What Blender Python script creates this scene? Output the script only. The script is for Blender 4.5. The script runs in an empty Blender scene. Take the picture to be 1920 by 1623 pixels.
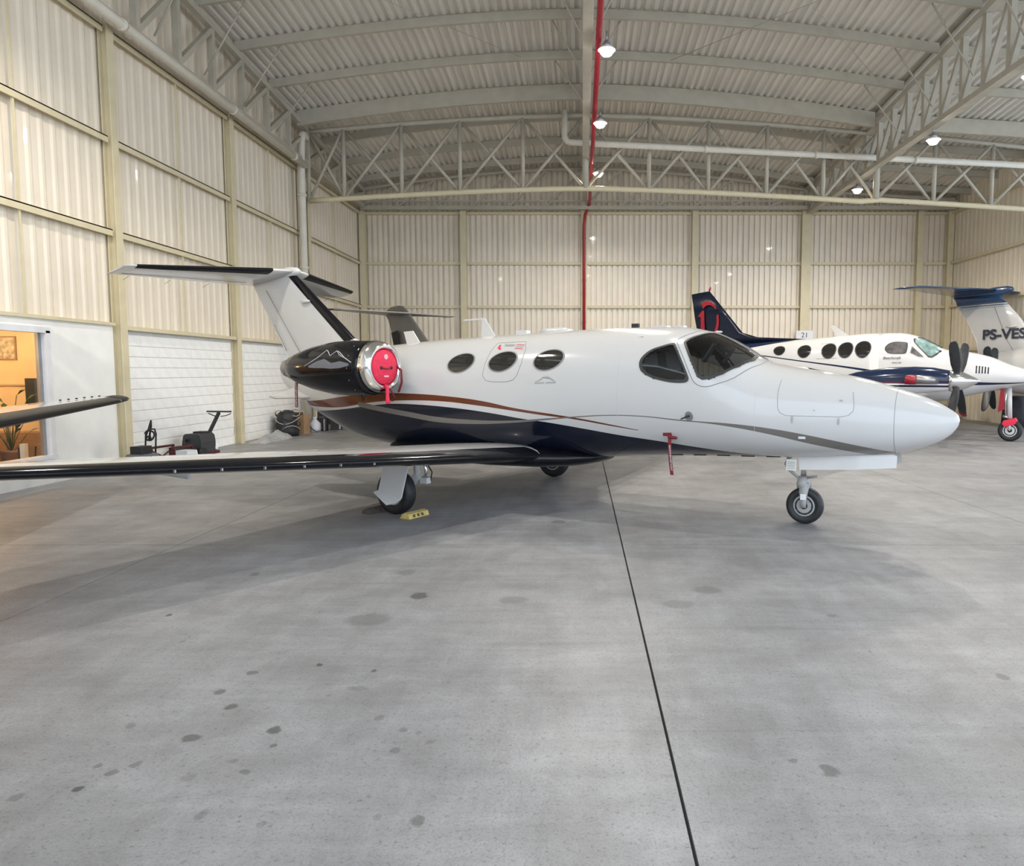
import bpy, bmesh, math, random
import numpy as np
from mathutils import Vector, Matrix, Euler

random.seed(7)
SC = bpy.context.scene
COL = SC.collection

# ------------------------------------------------------------------ camera, sky, exposure
cam_d = bpy.data.cameras.new('camera')
cam = bpy.data.objects.new('camera', cam_d)
COL.objects.link(cam)
cam_d.sensor_fit = 'HORIZONTAL'
cam_d.sensor_width = 36.0
cam_d.lens = 1400.0 / 1920.0 * 36.0
cam_d.shift_x = (960.0 - 1090.0) / 1920.0
cam_d.clip_end = 400
cam.location = (0, 0, 1.7)
cam.rotation_euler = (math.radians(90) - math.atan(116.5 / 1400.0), 0, 0)
SC.camera = cam

world = bpy.data.worlds.new('sky')
SC.world = world
world.use_nodes = True
bg = world.node_tree.nodes['Background']
bg.inputs[0].default_value = (0.78, 0.88, 1.0, 1)
bg.inputs[1].default_value = 3.1
LAMP_W = 480.0
SC.view_settings.view_transform = 'Standard'
SC.view_settings.look = 'None'
SC.view_settings.gamma = 1.0
SC.view_settings.use_curve_mapping = False
SC.view_settings.exposure = 0.14

# ------------------------------------------------------------------ materials
MATS = {}


def pm(name, col, rough=0.5, metal=0.0, var=0.06, scale=4.0, bump=0.0, coat=0.0, bscale=None, stretch=None):
    """procedural principled material with a little noise in the colour"""
    if name in MATS:
        return MATS[name]
    m = bpy.data.materials.new(name)
    m.use_nodes = True
    nt = m.node_tree
    N, L = nt.nodes, nt.links
    b = N['Principled BSDF']
    b.inputs['Roughness'].default_value = rough
    b.inputs['Metallic'].default_value = metal
    b.inputs['Coat Weight'].default_value = coat
    b.inputs['Coat Roughness'].default_value = 0.04
    tc = N.new('ShaderNodeTexCoord')
    no = N.new('ShaderNodeTexNoise')
    no.inputs['Scale'].default_value = scale
    no.inputs['Detail'].default_value = 5
    src = tc.outputs['Object']
    if stretch:
        mp = N.new('ShaderNodeMapping')
        mp.inputs['Scale'].default_value = stretch
        L.new(src, mp.inputs[0])
        src = mp.outputs[0]
    L.new(src, no.inputs['Vector'])
    rp = N.new('ShaderNodeValToRGB')
    e = rp.color_ramp.elements
    e[0].position, e[1].position = 0.3, 0.7
    e[0].color = tuple(max(0, c * (1 - var)) for c in col) + (1,)
    e[1].color = tuple(min(1, c * (1 + var)) for c in col) + (1,)
    L.new(no.outputs['Fac'], rp.inputs[0])
    L.new(rp.outputs[0], b.inputs['Base Color'])
    if bump:
        n2 = N.new('ShaderNodeTexNoise')
        n2.inputs['Scale'].default_value = bscale or scale * 6
        n2.inputs['Detail'].default_value = 6
        L.new(src, n2.inputs['Vector'])
        bp = N.new('ShaderNodeBump')
        bp.inputs['Strength'].default_value = bump
        bp.inputs['Distance'].default_value = 0.02
        L.new(n2.outputs['Fac'], bp.inputs['Height'])
        L.new(bp.outputs[0], b.inputs['Normal'])
    MATS[name] = m
    return m


def glass_mat(name, tint=(0.30, 0.315, 0.32), f=1.5):
    m = bpy.data.materials.new(name)
    m.use_nodes = True
    nt = m.node_tree
    N, L = nt.nodes, nt.links
    N.remove(N['Principled BSDF'])
    out = N['Material Output']
    tr = N.new('ShaderNodeBsdfTransparent')
    tr.inputs[0].default_value = tint + (1,)
    gl = N.new('ShaderNodeBsdfGlossy')
    gl.inputs['Roughness'].default_value = 0.02
    lw_ = N.new('ShaderNodeLayerWeight')
    lw_.inputs[0].default_value = .5
    pw = N.new('ShaderNodeMath')
    pw.operation = 'POWER'
    pw.inputs[1].default_value = 4.0
    L.new(lw_.outputs['Facing'], pw.inputs[0])
    fr = N.new('ShaderNodeMath')
    fr.operation = 'MULTIPLY_ADD'
    fr.inputs[1].default_value = .9
    fr.inputs[2].default_value = ((f - 1) / (f + 1)) ** 2
    L.new(pw.outputs[0], fr.inputs[0])
    no = N.new('ShaderNodeTexNoise')
    no.inputs['Scale'].default_value = 3
    ad = N.new('ShaderNodeMath')
    ad.operation = 'MULTIPLY_ADD'
    ad.inputs[1].default_value = 0.02
    L.new(no.outputs['Fac'], ad.inputs[0])
    L.new(fr.outputs[0], ad.inputs[2])
    mx = N.new('ShaderNodeMixShader')
    L.new(ad.outputs[0], mx.inputs[0])
    L.new(tr.outputs[0], mx.inputs[1])
    L.new(gl.outputs[0], mx.inputs[2])
    L.new(mx.outputs[0], out.inputs[0])
    return m


def emit_mat(name, col, s):
    m = bpy.data.materials.new(name)
    m.use_nodes = True
    b = m.node_tree.nodes['Principled BSDF']
    b.inputs['Base Color'].default_value = col + (1,)
    b.inputs['Emission Color'].default_value = col + (1,)
    b.inputs['Emission Strength'].default_value = s
    return m


def livery(name, base, bands, rough=0.16, extra=None, coat=0.25):
    """paint scheme: bands = [(colour, upper curve pts or None, lower curve pts or None, xmin, xmax)] in (x, z) of the aircraft"""
    X0, X1, Z0, Z1 = -10.0, 7.0, 0.3, 3.3
    m = bpy.data.materials.new(name)
    m.use_nodes = True
    nt = m.node_tree
    N, L = nt.nodes, nt.links
    b = N['Principled BSDF']
    b.inputs['Roughness'].default_value = rough
    b.inputs['Coat Weight'].default_value = coat
    b.inputs['Specular IOR Level'].default_value = .35
    b.inputs['Coat Roughness'].default_value = 0.03
    tc = N.new('ShaderNodeTexCoord')
    sp = N.new('ShaderNodeSeparateXYZ')
    L.new(tc.outputs['Object'], sp.inputs[0])
    mr = N.new('ShaderNodeMapRange')
    mr.inputs[1].default_value, mr.inputs[2].default_value = X0, X1
    L.new(sp.outputs[0], mr.inputs[0])
    mz = N.new('ShaderNodeMapRange')
    mz.inputs[1].default_value, mz.inputs[2].default_value = Z0, Z1
    L.new(sp.outputs[2], mz.inputs[0])

    def curve(pts):
        fc = N.new('ShaderNodeFloatCurve')
        c = fc.mapping.curves[0]
        P = [((x - X0) / (X1 - X0), (z - Z0) / (Z1 - Z0)) for x, z in sorted(pts)]
        c.points[0].location = P[0]
        c.points[1].location = P[-1]
        for p in P[1:-1]:
            c.points.new(*p)
        fc.mapping.extend = 'HORIZONTAL'
        fc.mapping.update()
        L.new(mr.outputs[0], fc.inputs['Value'])
        return fc.outputs[0]

    def math_(op, a, bb):
        n = N.new('ShaderNodeMath')
        n.operation = op
        for i, v in enumerate((a, bb)):
            if isinstance(v, (int, float)):
                n.inputs[i].default_value = v
            else:
                L.new(v, n.inputs[i])
        return n.outputs[0]
    no = N.new('ShaderNodeTexNoise')
    no.inputs['Scale'].default_value = 2.5
    L.new(tc.outputs['Object'], no.inputs['Vector'])
    rp = N.new('ShaderNodeValToRGB')
    rp.color_ramp.elements[0].color = tuple(c * 0.97 for c in base) + (1,)
    rp.color_ramp.elements[1].color = base + (1,)
    L.new(no.outputs['Fac'], rp.inputs[0])
    cur = rp.outputs[0]
    for col, up, lo, xa, xb in bands:
        k = math_('MULTIPLY', math_('GREATER_THAN', sp.outputs[0], xa), math_('LESS_THAN', sp.outputs[0], xb))
        if up:
            k = math_('MULTIPLY', k, math_('LESS_THAN', mz.outputs[0], curve(up)))
        if lo:
            k = math_('MULTIPLY', k, math_('GREATER_THAN', mz.outputs[0], curve(lo)))
        mx = N.new('ShaderNodeMix')
        mx.data_type = 'RGBA'
        L.new(k, mx.inputs[0])
        L.new(cur, mx.inputs[6])
        mx.inputs[7].default_value = col + (1,)
        cur = mx.outputs[2]
    L.new(cur, b.inputs['Base Color'])
    MATS[name] = m
    return m


WHITE = (0.585, 0.577, 0.565)
NAVY = (0.006, 0.009, 0.02)
M_cream = pm('cream_sheet_metal', (0.80, 0.71, 0.58), 0.38, 0.0, 0.05, 1.3, coat=0.25)
M_creamb = pm('sheet_backing', (0.60, 0.56, 0.46), 0.6)
M_col = pm('cream_painted_steel', (0.66, 0.58, 0.39), 0.45, var=0.05)
M_roof = pm('galvanised_roof_sheet', (0.70, 0.67, 0.62), 0.45, 0.25, 0.12, 2.0, stretch=(1, .15, 1))
M_steel = pm('beige_truss_paint', (0.44, 0.405, 0.33), 0.5, var=0.07)
M_block = pm('white_painted_block', (0.88, 0.87, 0.84), 0.7, var=0.04, scale=5, bump=.25, bscale=30)
M_mortar = pm('white_mortar', (0.74, 0.73, 0.70), 0.85)
M_plaster = pm('white_plaster', (0.88, 0.87, 0.83), 0.65, var=0.03)
M_redpipe = pm('red_sprinkler_paint', (0.36, 0.02, 0.03), 0.35)
M_pvc = pm('beige_plastic_pipe', (0.66, 0.62, 0.53), 0.45, var=0.05)
M_alu = pm('white_aluminium', (0.78, 0.78, 0.80), 0.35)
M_white = pm('white_aircraft_paint', WHITE, 0.25, var=.02, coat=.6)
M_black = pm('gloss_black', (0.006, 0.0065, 0.009), 0.12, var=.2, coat=.08)
M_boot = pm('black_deice_rubber', (0.008, 0.008, 0.009), 0.32, var=.2)
M_dark = pm('matt_black', (0.015, 0.015, 0.016), 0.6, var=.3)
M_rubber = pm('tyre_rubber', (0.014, 0.015, 0.018), 0.55, var=.3, scale=20)
M_chrome = pm('polished_metal', (0.80, 0.80, 0.81), 0.12, 1.0, var=.03)
M_metal = pm('grey_metal', (0.36, 0.36, 0.36), 0.4, .8, var=.1)
M_gearw = pm('gear_white_paint', (0.62, 0.62, 0.61), 0.4, var=.04)
M_gearg = pm('gear_grey_paint', (0.36, 0.36, 0.35), 0.45, var=.06)
M_red = pm('red_fabric', (0.74, 0.025, 0.075), 0.7, var=.15, scale=30)
M_dred = pm('dark_red_ribbon', (0.17, 0.012, 0.02), 0.75, var=.2, scale=30)
M_pane = pm('dark_window_acrylic', (0.016, 0.015, 0.014), 0.05, var=.3, coat=.5)
M_line = pm('panel_gap', (0.25, 0.25, 0.25), 0.6)
M_text = pm('dark_lettering', (0.03, 0.035, 0.05), 0.5)
M_grey = pm('grey_aircraft_paint', (0.16, 0.155, 0.145), 0.35, var=.05, coat=.3)
for m_, v_ in ((M_black, .22), (M_boot, .12)):
    m_.node_tree.nodes['Principled BSDF'].inputs['Specular IOR Level'].default_value = v_
M_glass = glass_mat('clear_tinted_glass')
M_offglass = glass_mat('office_glass', (0.94, 0.95, 0.95), 1.25)


# ------------------------------------------------------------------ mesh helper
class MB:
    def __init__(s):
        s.v, s.f, s.sm = [], [], []

    def add(s, vs, fs, smooth=False):
        o = len(s.v)
        s.v += [tuple(map(float, p)) for p in vs]
        s.f += [tuple(i + o for i in f) for f in fs]
        s.sm += [smooth] * len(fs)
        return s

    def box(s, c, d, rot=None, bev=0):
        x, y, z = d[0] / 2, d[1] / 2, d[2] / 2
        P = [Vector((i * x, j * y, k * z)) for i in (-1, 1) for j in (-1, 1) for k in (-1, 1)]
        if rot is not None:
            R = rot if isinstance(rot, Matrix) else Euler(rot).to_matrix()
            P = [R @ p for p in P]
        P = [p + Vector(c) for p in P]
        return s.add(P, [(0, 1, 3, 2), (4, 6, 7, 5), (0, 4, 5, 1), (2, 3, 7, 6), (0, 2, 6, 4), (1, 5, 7, 3)])

    def bar(s, a, b, w, h, up=(0, 0, 1)):
        a, b = Vector(a), Vector(b)
        d = (b - a)
        l = d.length
        d.normalize()
        u = Vector(up)
        if abs(d.dot(u)) > .98:
            u = Vector((1, 0, 0))
        sd = d.cross(u).normalized()
        u = sd.cross(d)
        R = Matrix((d, sd, u)).transposed()
        return s.box((a + b) / 2, (l, w, h), R)

    def hbeam(s, a, b, w, h, t=.02, up=(0, 0, 1)):
        """I-section from a to b, flange width w, depth h along up"""
        a, b = Vector(a), Vector(b)
        d = (b - a).normalized()
        u = Vector(up)
        sd = d.cross(u).normalized()
        u = sd.cross(d)
        for k in (-1, 1):
            o = u * k * (h - t) / 2
            s.bar(a + o, b + o, w, t, up)
        s.bar(a, b, t, h - 2 * t, up)
        return s

    def tube(s, pts, r, n=10, cap=True, smooth=True):
        pts = [Vector(p) for p in pts]
        R = r if isinstance(r, (list, tuple)) else [r] * len(pts)
        prev = None
        rings = []
        for i, p in enumerate(pts):
            if i == 0:
                d = pts[1] - p
            elif i == len(pts) - 1:
                d = p - pts[i - 1]
            else:
                d = (pts[i + 1] - p).normalized() + (p - pts[i - 1]).normalized()
            d.normalize()
            if prev is None:
                a = Vector((0, 0, 1)) if abs(d.z) < .9 else Vector((1, 0, 0))
                u = d.cross(a).normalized()
            else:
                u = (prev - d * prev.dot(d)).normalized()
            prev = u
            w = d.cross(u)
            rings.append([p + (u * math.cos(2 * math.pi * k / n) + w * math.sin(2 * math.pi * k / n)) * R[i] for k in range(n)])
        return s.loft(rings, cap, smooth)

    def loft(s, rings, cap=True, smooth=True, closed=True):
        n = len(rings[0])
        vs = [p for r in rings for p in r]
        fs = []
        for i in range(len(rings) - 1):
            for k in range(n if closed else n - 1):
                k2 = (k + 1) % n
                fs.append((i * n + k, i * n + k2, (i + 1) * n + k2, (i + 1) * n + k))
        s.add(vs, fs, smooth)
        if cap and closed:
            o = len(s.v) - len(vs)
            s.f += [tuple(o + k for k in reversed(range(n))), tuple(o + (len(rings) - 1) * n + k for k in range(n))]
            s.sm += [False, False]
        return s

    def rev(s, prof, org=(0, 0, 0), axis=(1, 0, 0), n=24, smooth=True, sy=1.0):
        """profile [(along axis, radius)]"""
        ax = Vector(axis).normalized()
        a = Vector((0, 0, 1)) if abs(ax.z) < .9 else Vector((1, 0, 0))
        u = ax.cross(a).normalized()
        w = ax.cross(u)
        rings = [[Vector(org) + ax * t + (u * math.cos(2 * math.pi * k / n) * sy + w * math.sin(2 * math.pi * k / n)) * max(r, 1e-4) for k in range(n)] for t, r in prof]
        return s.loft(rings, True, smooth)

    def plate(s, pts, th, nrm):
        """flat polygon with thickness"""
        nrm = Vector(nrm).normalized() * th / 2
        P = [Vector(p) for p in pts]
        n = len(P)
        vs = [p + nrm for p in P] + [p - nrm for p in P]
        fs = [tuple(range(n)), tuple(reversed(range(n, 2 * n)))]
        for i in range(n):
            j = (i + 1) % n
            fs.append((i, i + n, j + n, j))
        return s.add(vs, fs)

    def mesh(s, name, mat):
        me = bpy.data.meshes.new(name)
        me.from_pydata(s.v, [], s.f)
        me.polygons.foreach_set('use_smooth', s.sm)
        if mat:
            me.materials.append(mat)
        me.update()
        bm = bmesh.new()
        bm.from_mesh(me)
        bmesh.ops.recalc_face_normals(bm, faces=bm.faces)
        bm.to_mesh(me)
        bm.free()
        return me

    def build(s, name, mat, parent=None, loc=None, rot=None):
        return inst(name, s.mesh(name, mat), parent, loc, rot)


def inst(name, me, parent=None, loc=None, rot=None, scale=None):
    o = bpy.data.objects.new(name, me)
    COL.objects.link(o)
    if parent is not None:
        o.parent = parent
    if loc is not None:
        o.location = loc
    if rot is not None:
        o.rotation_euler = rot
    if scale is not None:
        o.scale = scale
    return o


def tag(o, label, cat, group=None):
    o['label'] = label
    o['category'] = cat
    if group:
        o['group'] = group
    return o


def thing(name, label, cat, loc=(0, 0, 0), rz=0, group=None):
    o = bpy.data.objects.new(name, None)
    o.empty_display_size = .2
    COL.objects.link(o)
    o.location = loc
    o.rotation_euler = (0, 0, rz)
    return tag(o, label, cat, group)


def struct(o):
    o['kind'] = 'structure'
    return o


def text_mesh(txt, size, mat, name, parent=None, mtx=None, ext=.001, bold=0.0, shear=0.0):
    cu = bpy.data.curves.new(name, 'FONT')
    cu.body = txt
    cu.size = size
    cu.extrude = ext
    cu.offset = bold
    cu.shear = shear
    cu.align_x = 'CENTER'
    cu.align_y = 'CENTER'
    to = bpy.data.objects.new('t', cu)
    COL.objects.link(to)
    dg = bpy.context.evaluated_depsgraph_get()
    me = bpy.data.meshes.new_from_object(to.evaluated_get(dg))
    bpy.data.objects.remove(to)
    me.materials.clear()
    me.materials.append(mat)
    me.name = name
    o = inst(name, me, parent)
    if mtx is not None:
        o.matrix_local = mtx
    return o


def pchip(xs, ys):
    xs, ys = np.array(xs, float), np.array(ys, float)
    h = np.diff(xs)
    d = np.diff(ys) / h
    m = np.zeros(len(xs))
    for i in range(1, len(xs) - 1):
        if d[i - 1] * d[i] > 0:
            w1, w2 = 2 * h[i] + h[i - 1], h[i] + 2 * h[i - 1]
            m[i] = (w1 + w2) / (w1 / d[i - 1] + w2 / d[i])
    m[0], m[-1] = d[0], d[-1]

    def g(x):
        x = min(max(x, xs[0]), xs[-1])
        i = min(max(int(np.searchsorted(xs, x)) - 1, 0), len(xs) - 2)
        t = (x - xs[i]) / h[i]
        t2, t3 = t * t, t * t * t
        return (2 * t3 - 3 * t2 + 1) * ys[i] + (t3 - 2 * t2 + t) * h[i] * m[i] + (-2 * t3 + 3 * t2) * ys[i + 1] + (t3 - t2) * h[i] * m[i + 1]
    return g


# ------------------------------------------------------------------ hangar constants
XL, XR, YB = -8.1, 13.55, 27.9      # left wall, right wall, back wall (inner faces)
YF = -5.0                            # open hangar front behind the camera
XE = 22.0                            # roof goes on to the right over the next bay


def arch(X):
    if abs(X) <= 8.3:
        return -.75 * (abs(X) / 8.1) ** 1.7
    return -.75 * (8.3 / 8.1) ** 1.7 - .06 * (abs(X) - 8.3)


def roofz(X, Y):
    return 9.52 - .075 * (Y - 21.9) + arch(X)


# ------------------------------------------------------------------ floor
def floor_material():
    m = bpy.data.materials.new('worn_concrete')
    m.use_nodes = True
    nt = m.node_tree
    N, L = nt.nodes, nt.links
    b = N['Principled BSDF']
    ge = N.new('ShaderNodeNewGeometry')
    P = ge.outputs['Position']

    def noise(scale, det=6, rough=.6, mapping=None, dist=0):
        n = N.new('ShaderNodeTexNoise')
        n.inputs['Scale'].default_value = scale
        n.inputs['Detail'].default_value = det
        n.inputs['Roughness'].default_value = rough
        n.inputs['Distortion'].default_value = dist
        src = P
        if mapping:
            mp = N.new('ShaderNodeMapping')
            mp.inputs['Scale'].default_value = mapping[0]
            mp.inputs['Rotation'].default_value = (0, 0, mapping[1])
            L.new(P, mp.inputs[0])
            src = mp.outputs[0]
        L.new(src, n.inputs['Vector'])
        return n.outputs['Fac']

    def ramp(fac, a, ca, bb, cb):
        r = N.new('ShaderNodeValToRGB')
        e = r.color_ramp.elements
        e[0].position, e[1].position = a, bb
        e[0].color = ca + (1,)
        e[1].color = cb + (1,)
        L.new(fac, r.inputs[0])
        return r.outputs[0]

    def mix(kind, fac, a, bb):
        n = N.new('ShaderNodeMix')
        n.data_type = 'RGBA'
        n.blend_type = kind
        if isinstance(fac, float):
            n.inputs[0].default_value = fac
        else:
            L.new(fac, n.inputs[0])
        L.new(a, n.inputs[6])
        if isinstance(bb, tuple):
            n.inputs[7].default_value = bb + (1,)
        else:
            L.new(bb, n.inputs[7])
        return n.outputs[2]

    def mth(op, a, bb=None):
        n = N.new('ShaderNodeMath')
        n.operation = op
        for i, v in enumerate((a, bb)):
            if v is None:
                continue
            if isinstance(v, (int, float)):
                n.inputs[i].default_value = v
            else:
                L.new(v, n.inputs[i])
        return n.outputs[0]
    c = ramp(noise(.55, 8, .62), .3, (.28, .28, .287), .7, (.40, .40, .412))
    c = mix('MULTIPLY', .75, c, ramp(noise(2.2, 8, .7, None, .6), .35, (.72, .71, .70), .62, (1, 1, 1)))
    c = mix('MULTIPLY', .35, c, ramp(noise(3.0, 6, .7, ((.35, 2.6, 1), .18)), .4, (.70, .70, .71), .6, (1, 1, 1)))
    c = mix('MULTIPLY', .30, c, ramp(noise(2.0, 6, .7, ((3.0, .4, 1), -.5)), .42, (.74, .73, .72), .58, (1, 1, 1)))
    c = mix('MULTIPLY', .55, c, ramp(noise(90, 3, .7), .36, (.62, .61, .60), .5, (1, 1, 1)))
    c = mix('MULTIPLY', .7, c, ramp(noise(38, 4, .8), .35, (.45, .44, .43), .43, (1, 1, 1)))
    c = mix('MULTIPLY', .5, c, ramp(noise(14, 5, .75, ((1, 2.2, 1), .4)), .33, (.55, .54, .53), .40, (1, 1, 1)))
    c = mix('MULTIPLY', .22, c, ramp(noise(1.1, 2, .5, ((.25, 9, 1), .12), .4), .30, (.6, .6, .6), .345, (1, 1, 1)))
    # scattered small dark drips
    vo = N.new('ShaderNodeTexVoronoi')
    vo.inputs['Scale'].default_value = 1.7
    L.new(P, vo.inputs['Vector'])
    sx = N.new('ShaderNodeSeparateColor')
    L.new(vo.outputs['Color'], sx.inputs[0])
    rad = mth('MULTIPLY', sx.outputs[0], .055)
    spot = mth('MULTIPLY', mth('LESS_THAN', vo.outputs['Distance'], rad), mth('GREATER_THAN', sx.outputs[1], .55))
    c = mix('MULTIPLY', mth('MULTIPLY', spot, .28), c, (.35, .34, .33))
    # individual stains
    stains = [(-1.23, 5.54, 0.057, 0.082, 0.50), (-1.46, 5.00, 0.139, 0.113, 0.25), (-1.46, 3.42, 0.028, 0.037, 0.55), (-1.40, 3.27, 0.015, 0.020, 0.45), (-1.78, 3.66, 0.027, 0.030, 0.50), (-1.92, 3.84, 0.026, 0.027, 0.45), (-1.81, 3.34, 0.045, 0.036, 0.50), (-1.52, 4.21, 0.019, 0.024, 0.60), (-1.86, 4.09, 0.027, 0.030, 0.40), (-2.05, 2.92, 0.020, 0.020, 0.80), (-1.99, 3.04, 0.025, 0.025, 0.40), (-1.93, 3.11, 0.019, 0.022, 0.35), (-2.09, 3.10, 0.016, 0.022, 0.35), (-2.26, 2.86, 0.026, 0.030, 0.30), (-2.17, 3.46, 0.021, 0.027, 0.30), (-1.43, 3.05, 0.018, 0.017, 0.35), (-1.52, 3.13, 0.019, 0.018, 0.25), (-0.62, 2.70, 0.024, 0.034, 0.40), (-0.78, 2.73, 0.018, 0.024, 0.20), (-1.48, 6.20, 0.068, 0.085, 0.20), (-0.51, 5.44, 0.099, 0.079, 0.25), (0.98, 5.69, 0.100, 0.086, 0.25), (0.71, 5.34, 0.109, 0.089, 0.20), (1.06, 3.06, 0.036, 0.048, 0.40), (0.93, 3.14, 0.016, 0.018, 0.30), (2.35, 4.04, 0.033, 0.044, 0.35), (1.75, 5.08, 0.033, 0.034, 0.30), (-0.26, 8.33, 0.072, 0.091, 0.30), (-0.84, 3.23, 0.022, 0.024, 0.30), (-0.85, 3.42, 0.015, 0.021, 0.30), (-0.77, 3.39, 0.015, 0.021, 0.25), (-0.70, 3.30, 0.015, 0.020, 0.25), (-1.18, 4.12, 0.015, 0.019, 0.50), (-2.74, 6.15, 0.036, 0.050, 0.35), (-2.88, 5.09, 0.015, 0.023, 0.60), (-1.46, 2.74, 0.021, 0.028, 0.25), (-1.21, 2.67, 0.018, 0.020, 0.20), (-1.65, 3.00, 0.031, 0.025, 0.20), (-0.99, 3.54, 0.026, 0.028, 0.25), (-1.21, 3.89, 0.057, 0.027, 0.20), (0.40, 3.20, 0.021, 0.019, 0.20), (1.75, 4.42, 0.010, 0.017, 0.30)]
    wob = N.new('ShaderNodeTexNoise')
    wob.inputs['Scale'].default_value = 14
    L.new(P, wob.inputs['Vector'])
    va = N.new('ShaderNodeVectorMath')
    va.operation = 'SCALE'
    va.inputs['Scale'].default_value = .05
    L.new(wob.outputs['Color'], va.inputs[0])
    vp = N.new('ShaderNodeVectorMath')
    L.new(P, vp.inputs[0])
    L.new(va.outputs[0], vp.inputs[1])
    acc = None
    for x, y, rx, ry, s in stains:
        mp = N.new('ShaderNodeMapping')
        mp.vector_type = 'TEXTURE'
        mp.inputs['Location'].default_value = (x + .025, y + .025, 0)
        mp.inputs['Scale'].default_value = (rx * 1.15, ry * 1.15, 50)
        L.new(vp.outputs[0], mp.inputs[0])
        ln = N.new('ShaderNodeVectorMath')
        ln.operation = 'LENGTH'
        L.new(mp.outputs[0], ln.inputs[0])
        mr = N.new('ShaderNodeMapRange')
        mr.inputs[1].default_value, mr.inputs[2].default_value = 1.1, .75
        mr.inputs[3].default_value, mr.inputs[4].default_value = 0, min(.9, s * 1.4)
        L.new(ln.outputs['Value'], mr.inputs[0])
        acc = mr.outputs[0] if acc is None else mth('MAXIMUM', acc, mr.outputs[0])
    c = mix('MIX', acc, c, (.055, .054, .052))
    L.new(c, b.inputs['Base Color'])
    r = N.new('ShaderNodeMapRange')
    r.inputs[3].default_value, r.inputs[4].default_value = .34, .58
    L.new(noise(1.3, 6), r.inputs[0])
    L.new(r.outputs[0], b.inputs['Roughness'])
    b.inputs['Specular IOR Level'].default_value = .45
    bp = N.new('ShaderNodeBump')
    bp.inputs['Strength'].default_value = .25
    bp.inputs['Distance'].default_value = .01
    L.new(noise(45, 5), bp.inputs['Height'])
    L.new(bp.outputs[0], b.inputs['Normal'])
    return m


M_conc = floor_material()
fl = struct(MB().box(((XL - .6 + XE) / 2, (YF + YB + .6) / 2, -.16), (XE - XL + .6, YB - YF + .6, .28)).build('floor', pm('joint_filler', (.03, .03, .03), .9)))
xs = [-8.25, -3.95, .40, 4.95, 9.35, 13.75, 18.0, XE]
ys = [YF, 7.2, 16.4, 28.1]
for i in range(len(xs) - 1):
    for j in range(len(ys) - 1):
        g = .007 if abs(xs[i] - .4) < .01 else .004
        g2 = .007 if abs(xs[i + 1] - .4) < .01 else .004
        x0, x1, y0, y1 = xs[i] + g, xs[i + 1] - g2, ys[j] + .006, ys[j + 1] - .006
        MB().box(((x0 + x1) / 2, (y0 + y1) / 2, -.02), (x1 - x0, y1 - y0, .04)).build('slab', M_conc, fl)
outside = struct(MB().box((6, -24.5, -.2), (90, 39, .3)).build('floor_apron', pm('apron_concrete', (.42, .42, .42), .8)))


# ------------------------------------------------------------------ corrugated sheets
def sheet_mesh(name, width, length, pitch, rib, flank, depth, mat, th=.006):
    """sheet in the x-y plane, ribs along y rising to +z, y from 0 to length"""
    prof = []
    n = int(round(width / pitch))
    for k in range(n):
        u = -width / 2 + k * pitch
        prof += [(u + (.006 if k == 0 else .0), 0), (u + pitch - rib - 2 * flank, 0), (u + pitch - rib - flank, depth), (u + pitch - flank, depth)]
    prof.append((width / 2 - .006, 0))
    ring = prof + [(u, h - th) for u, h in reversed(prof)]
    r0 = [(u, 0, h) for u, h in ring]
    r1 = [(u, length, h) for u, h in ring]
    mb = MB()
    mb.loft([r0, r1], False, False)
    return mb.mesh(name, mat)


def upright(me_rot):
    return me_rot


# ---- back wall
wb = struct(MB().box(((XL + XE) / 2, YB + .16, 4.8), (XE - XL + .6, .2, 9.8)).build('wall_back', M_creamb))
pb = sheet_mesh('panel', 1.0, 9.3, .2, .125, .012, .065, M_cream)
k = 0
x = XL + .5
while x < XE:
    # local y -> world z, local z -> world -y
    inst('panel', pb, wb, (x, YB + .055, 0), (math.radians(90), 0, 0))
    x += 1.0
for X in (XL + .12, -4.3, .1, 4.15, 8.2, 12.35, XR - .1):
    w = .22 if abs(X - 8.2) > .1 else .34
    MB().hbeam((X, YB - .12, 0), (X, YB - .12, 7.5), w, .26, .025, (0, 1, 0)).build('column', M_col, wb)
cols = [XL, -4.3, .1, 4.15, 8.2, 12.35, XR]
for z in (2.45, 4.05, 5.62, 7.42):
    for a, b in zip(cols[:-1], cols[1:]):
        if b - a < .6:
            continue
        MB().box(((a + b) / 2, YB - .06, z), (b - a - .24, .12, .10)).build('girt', M_col, wb)

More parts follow.
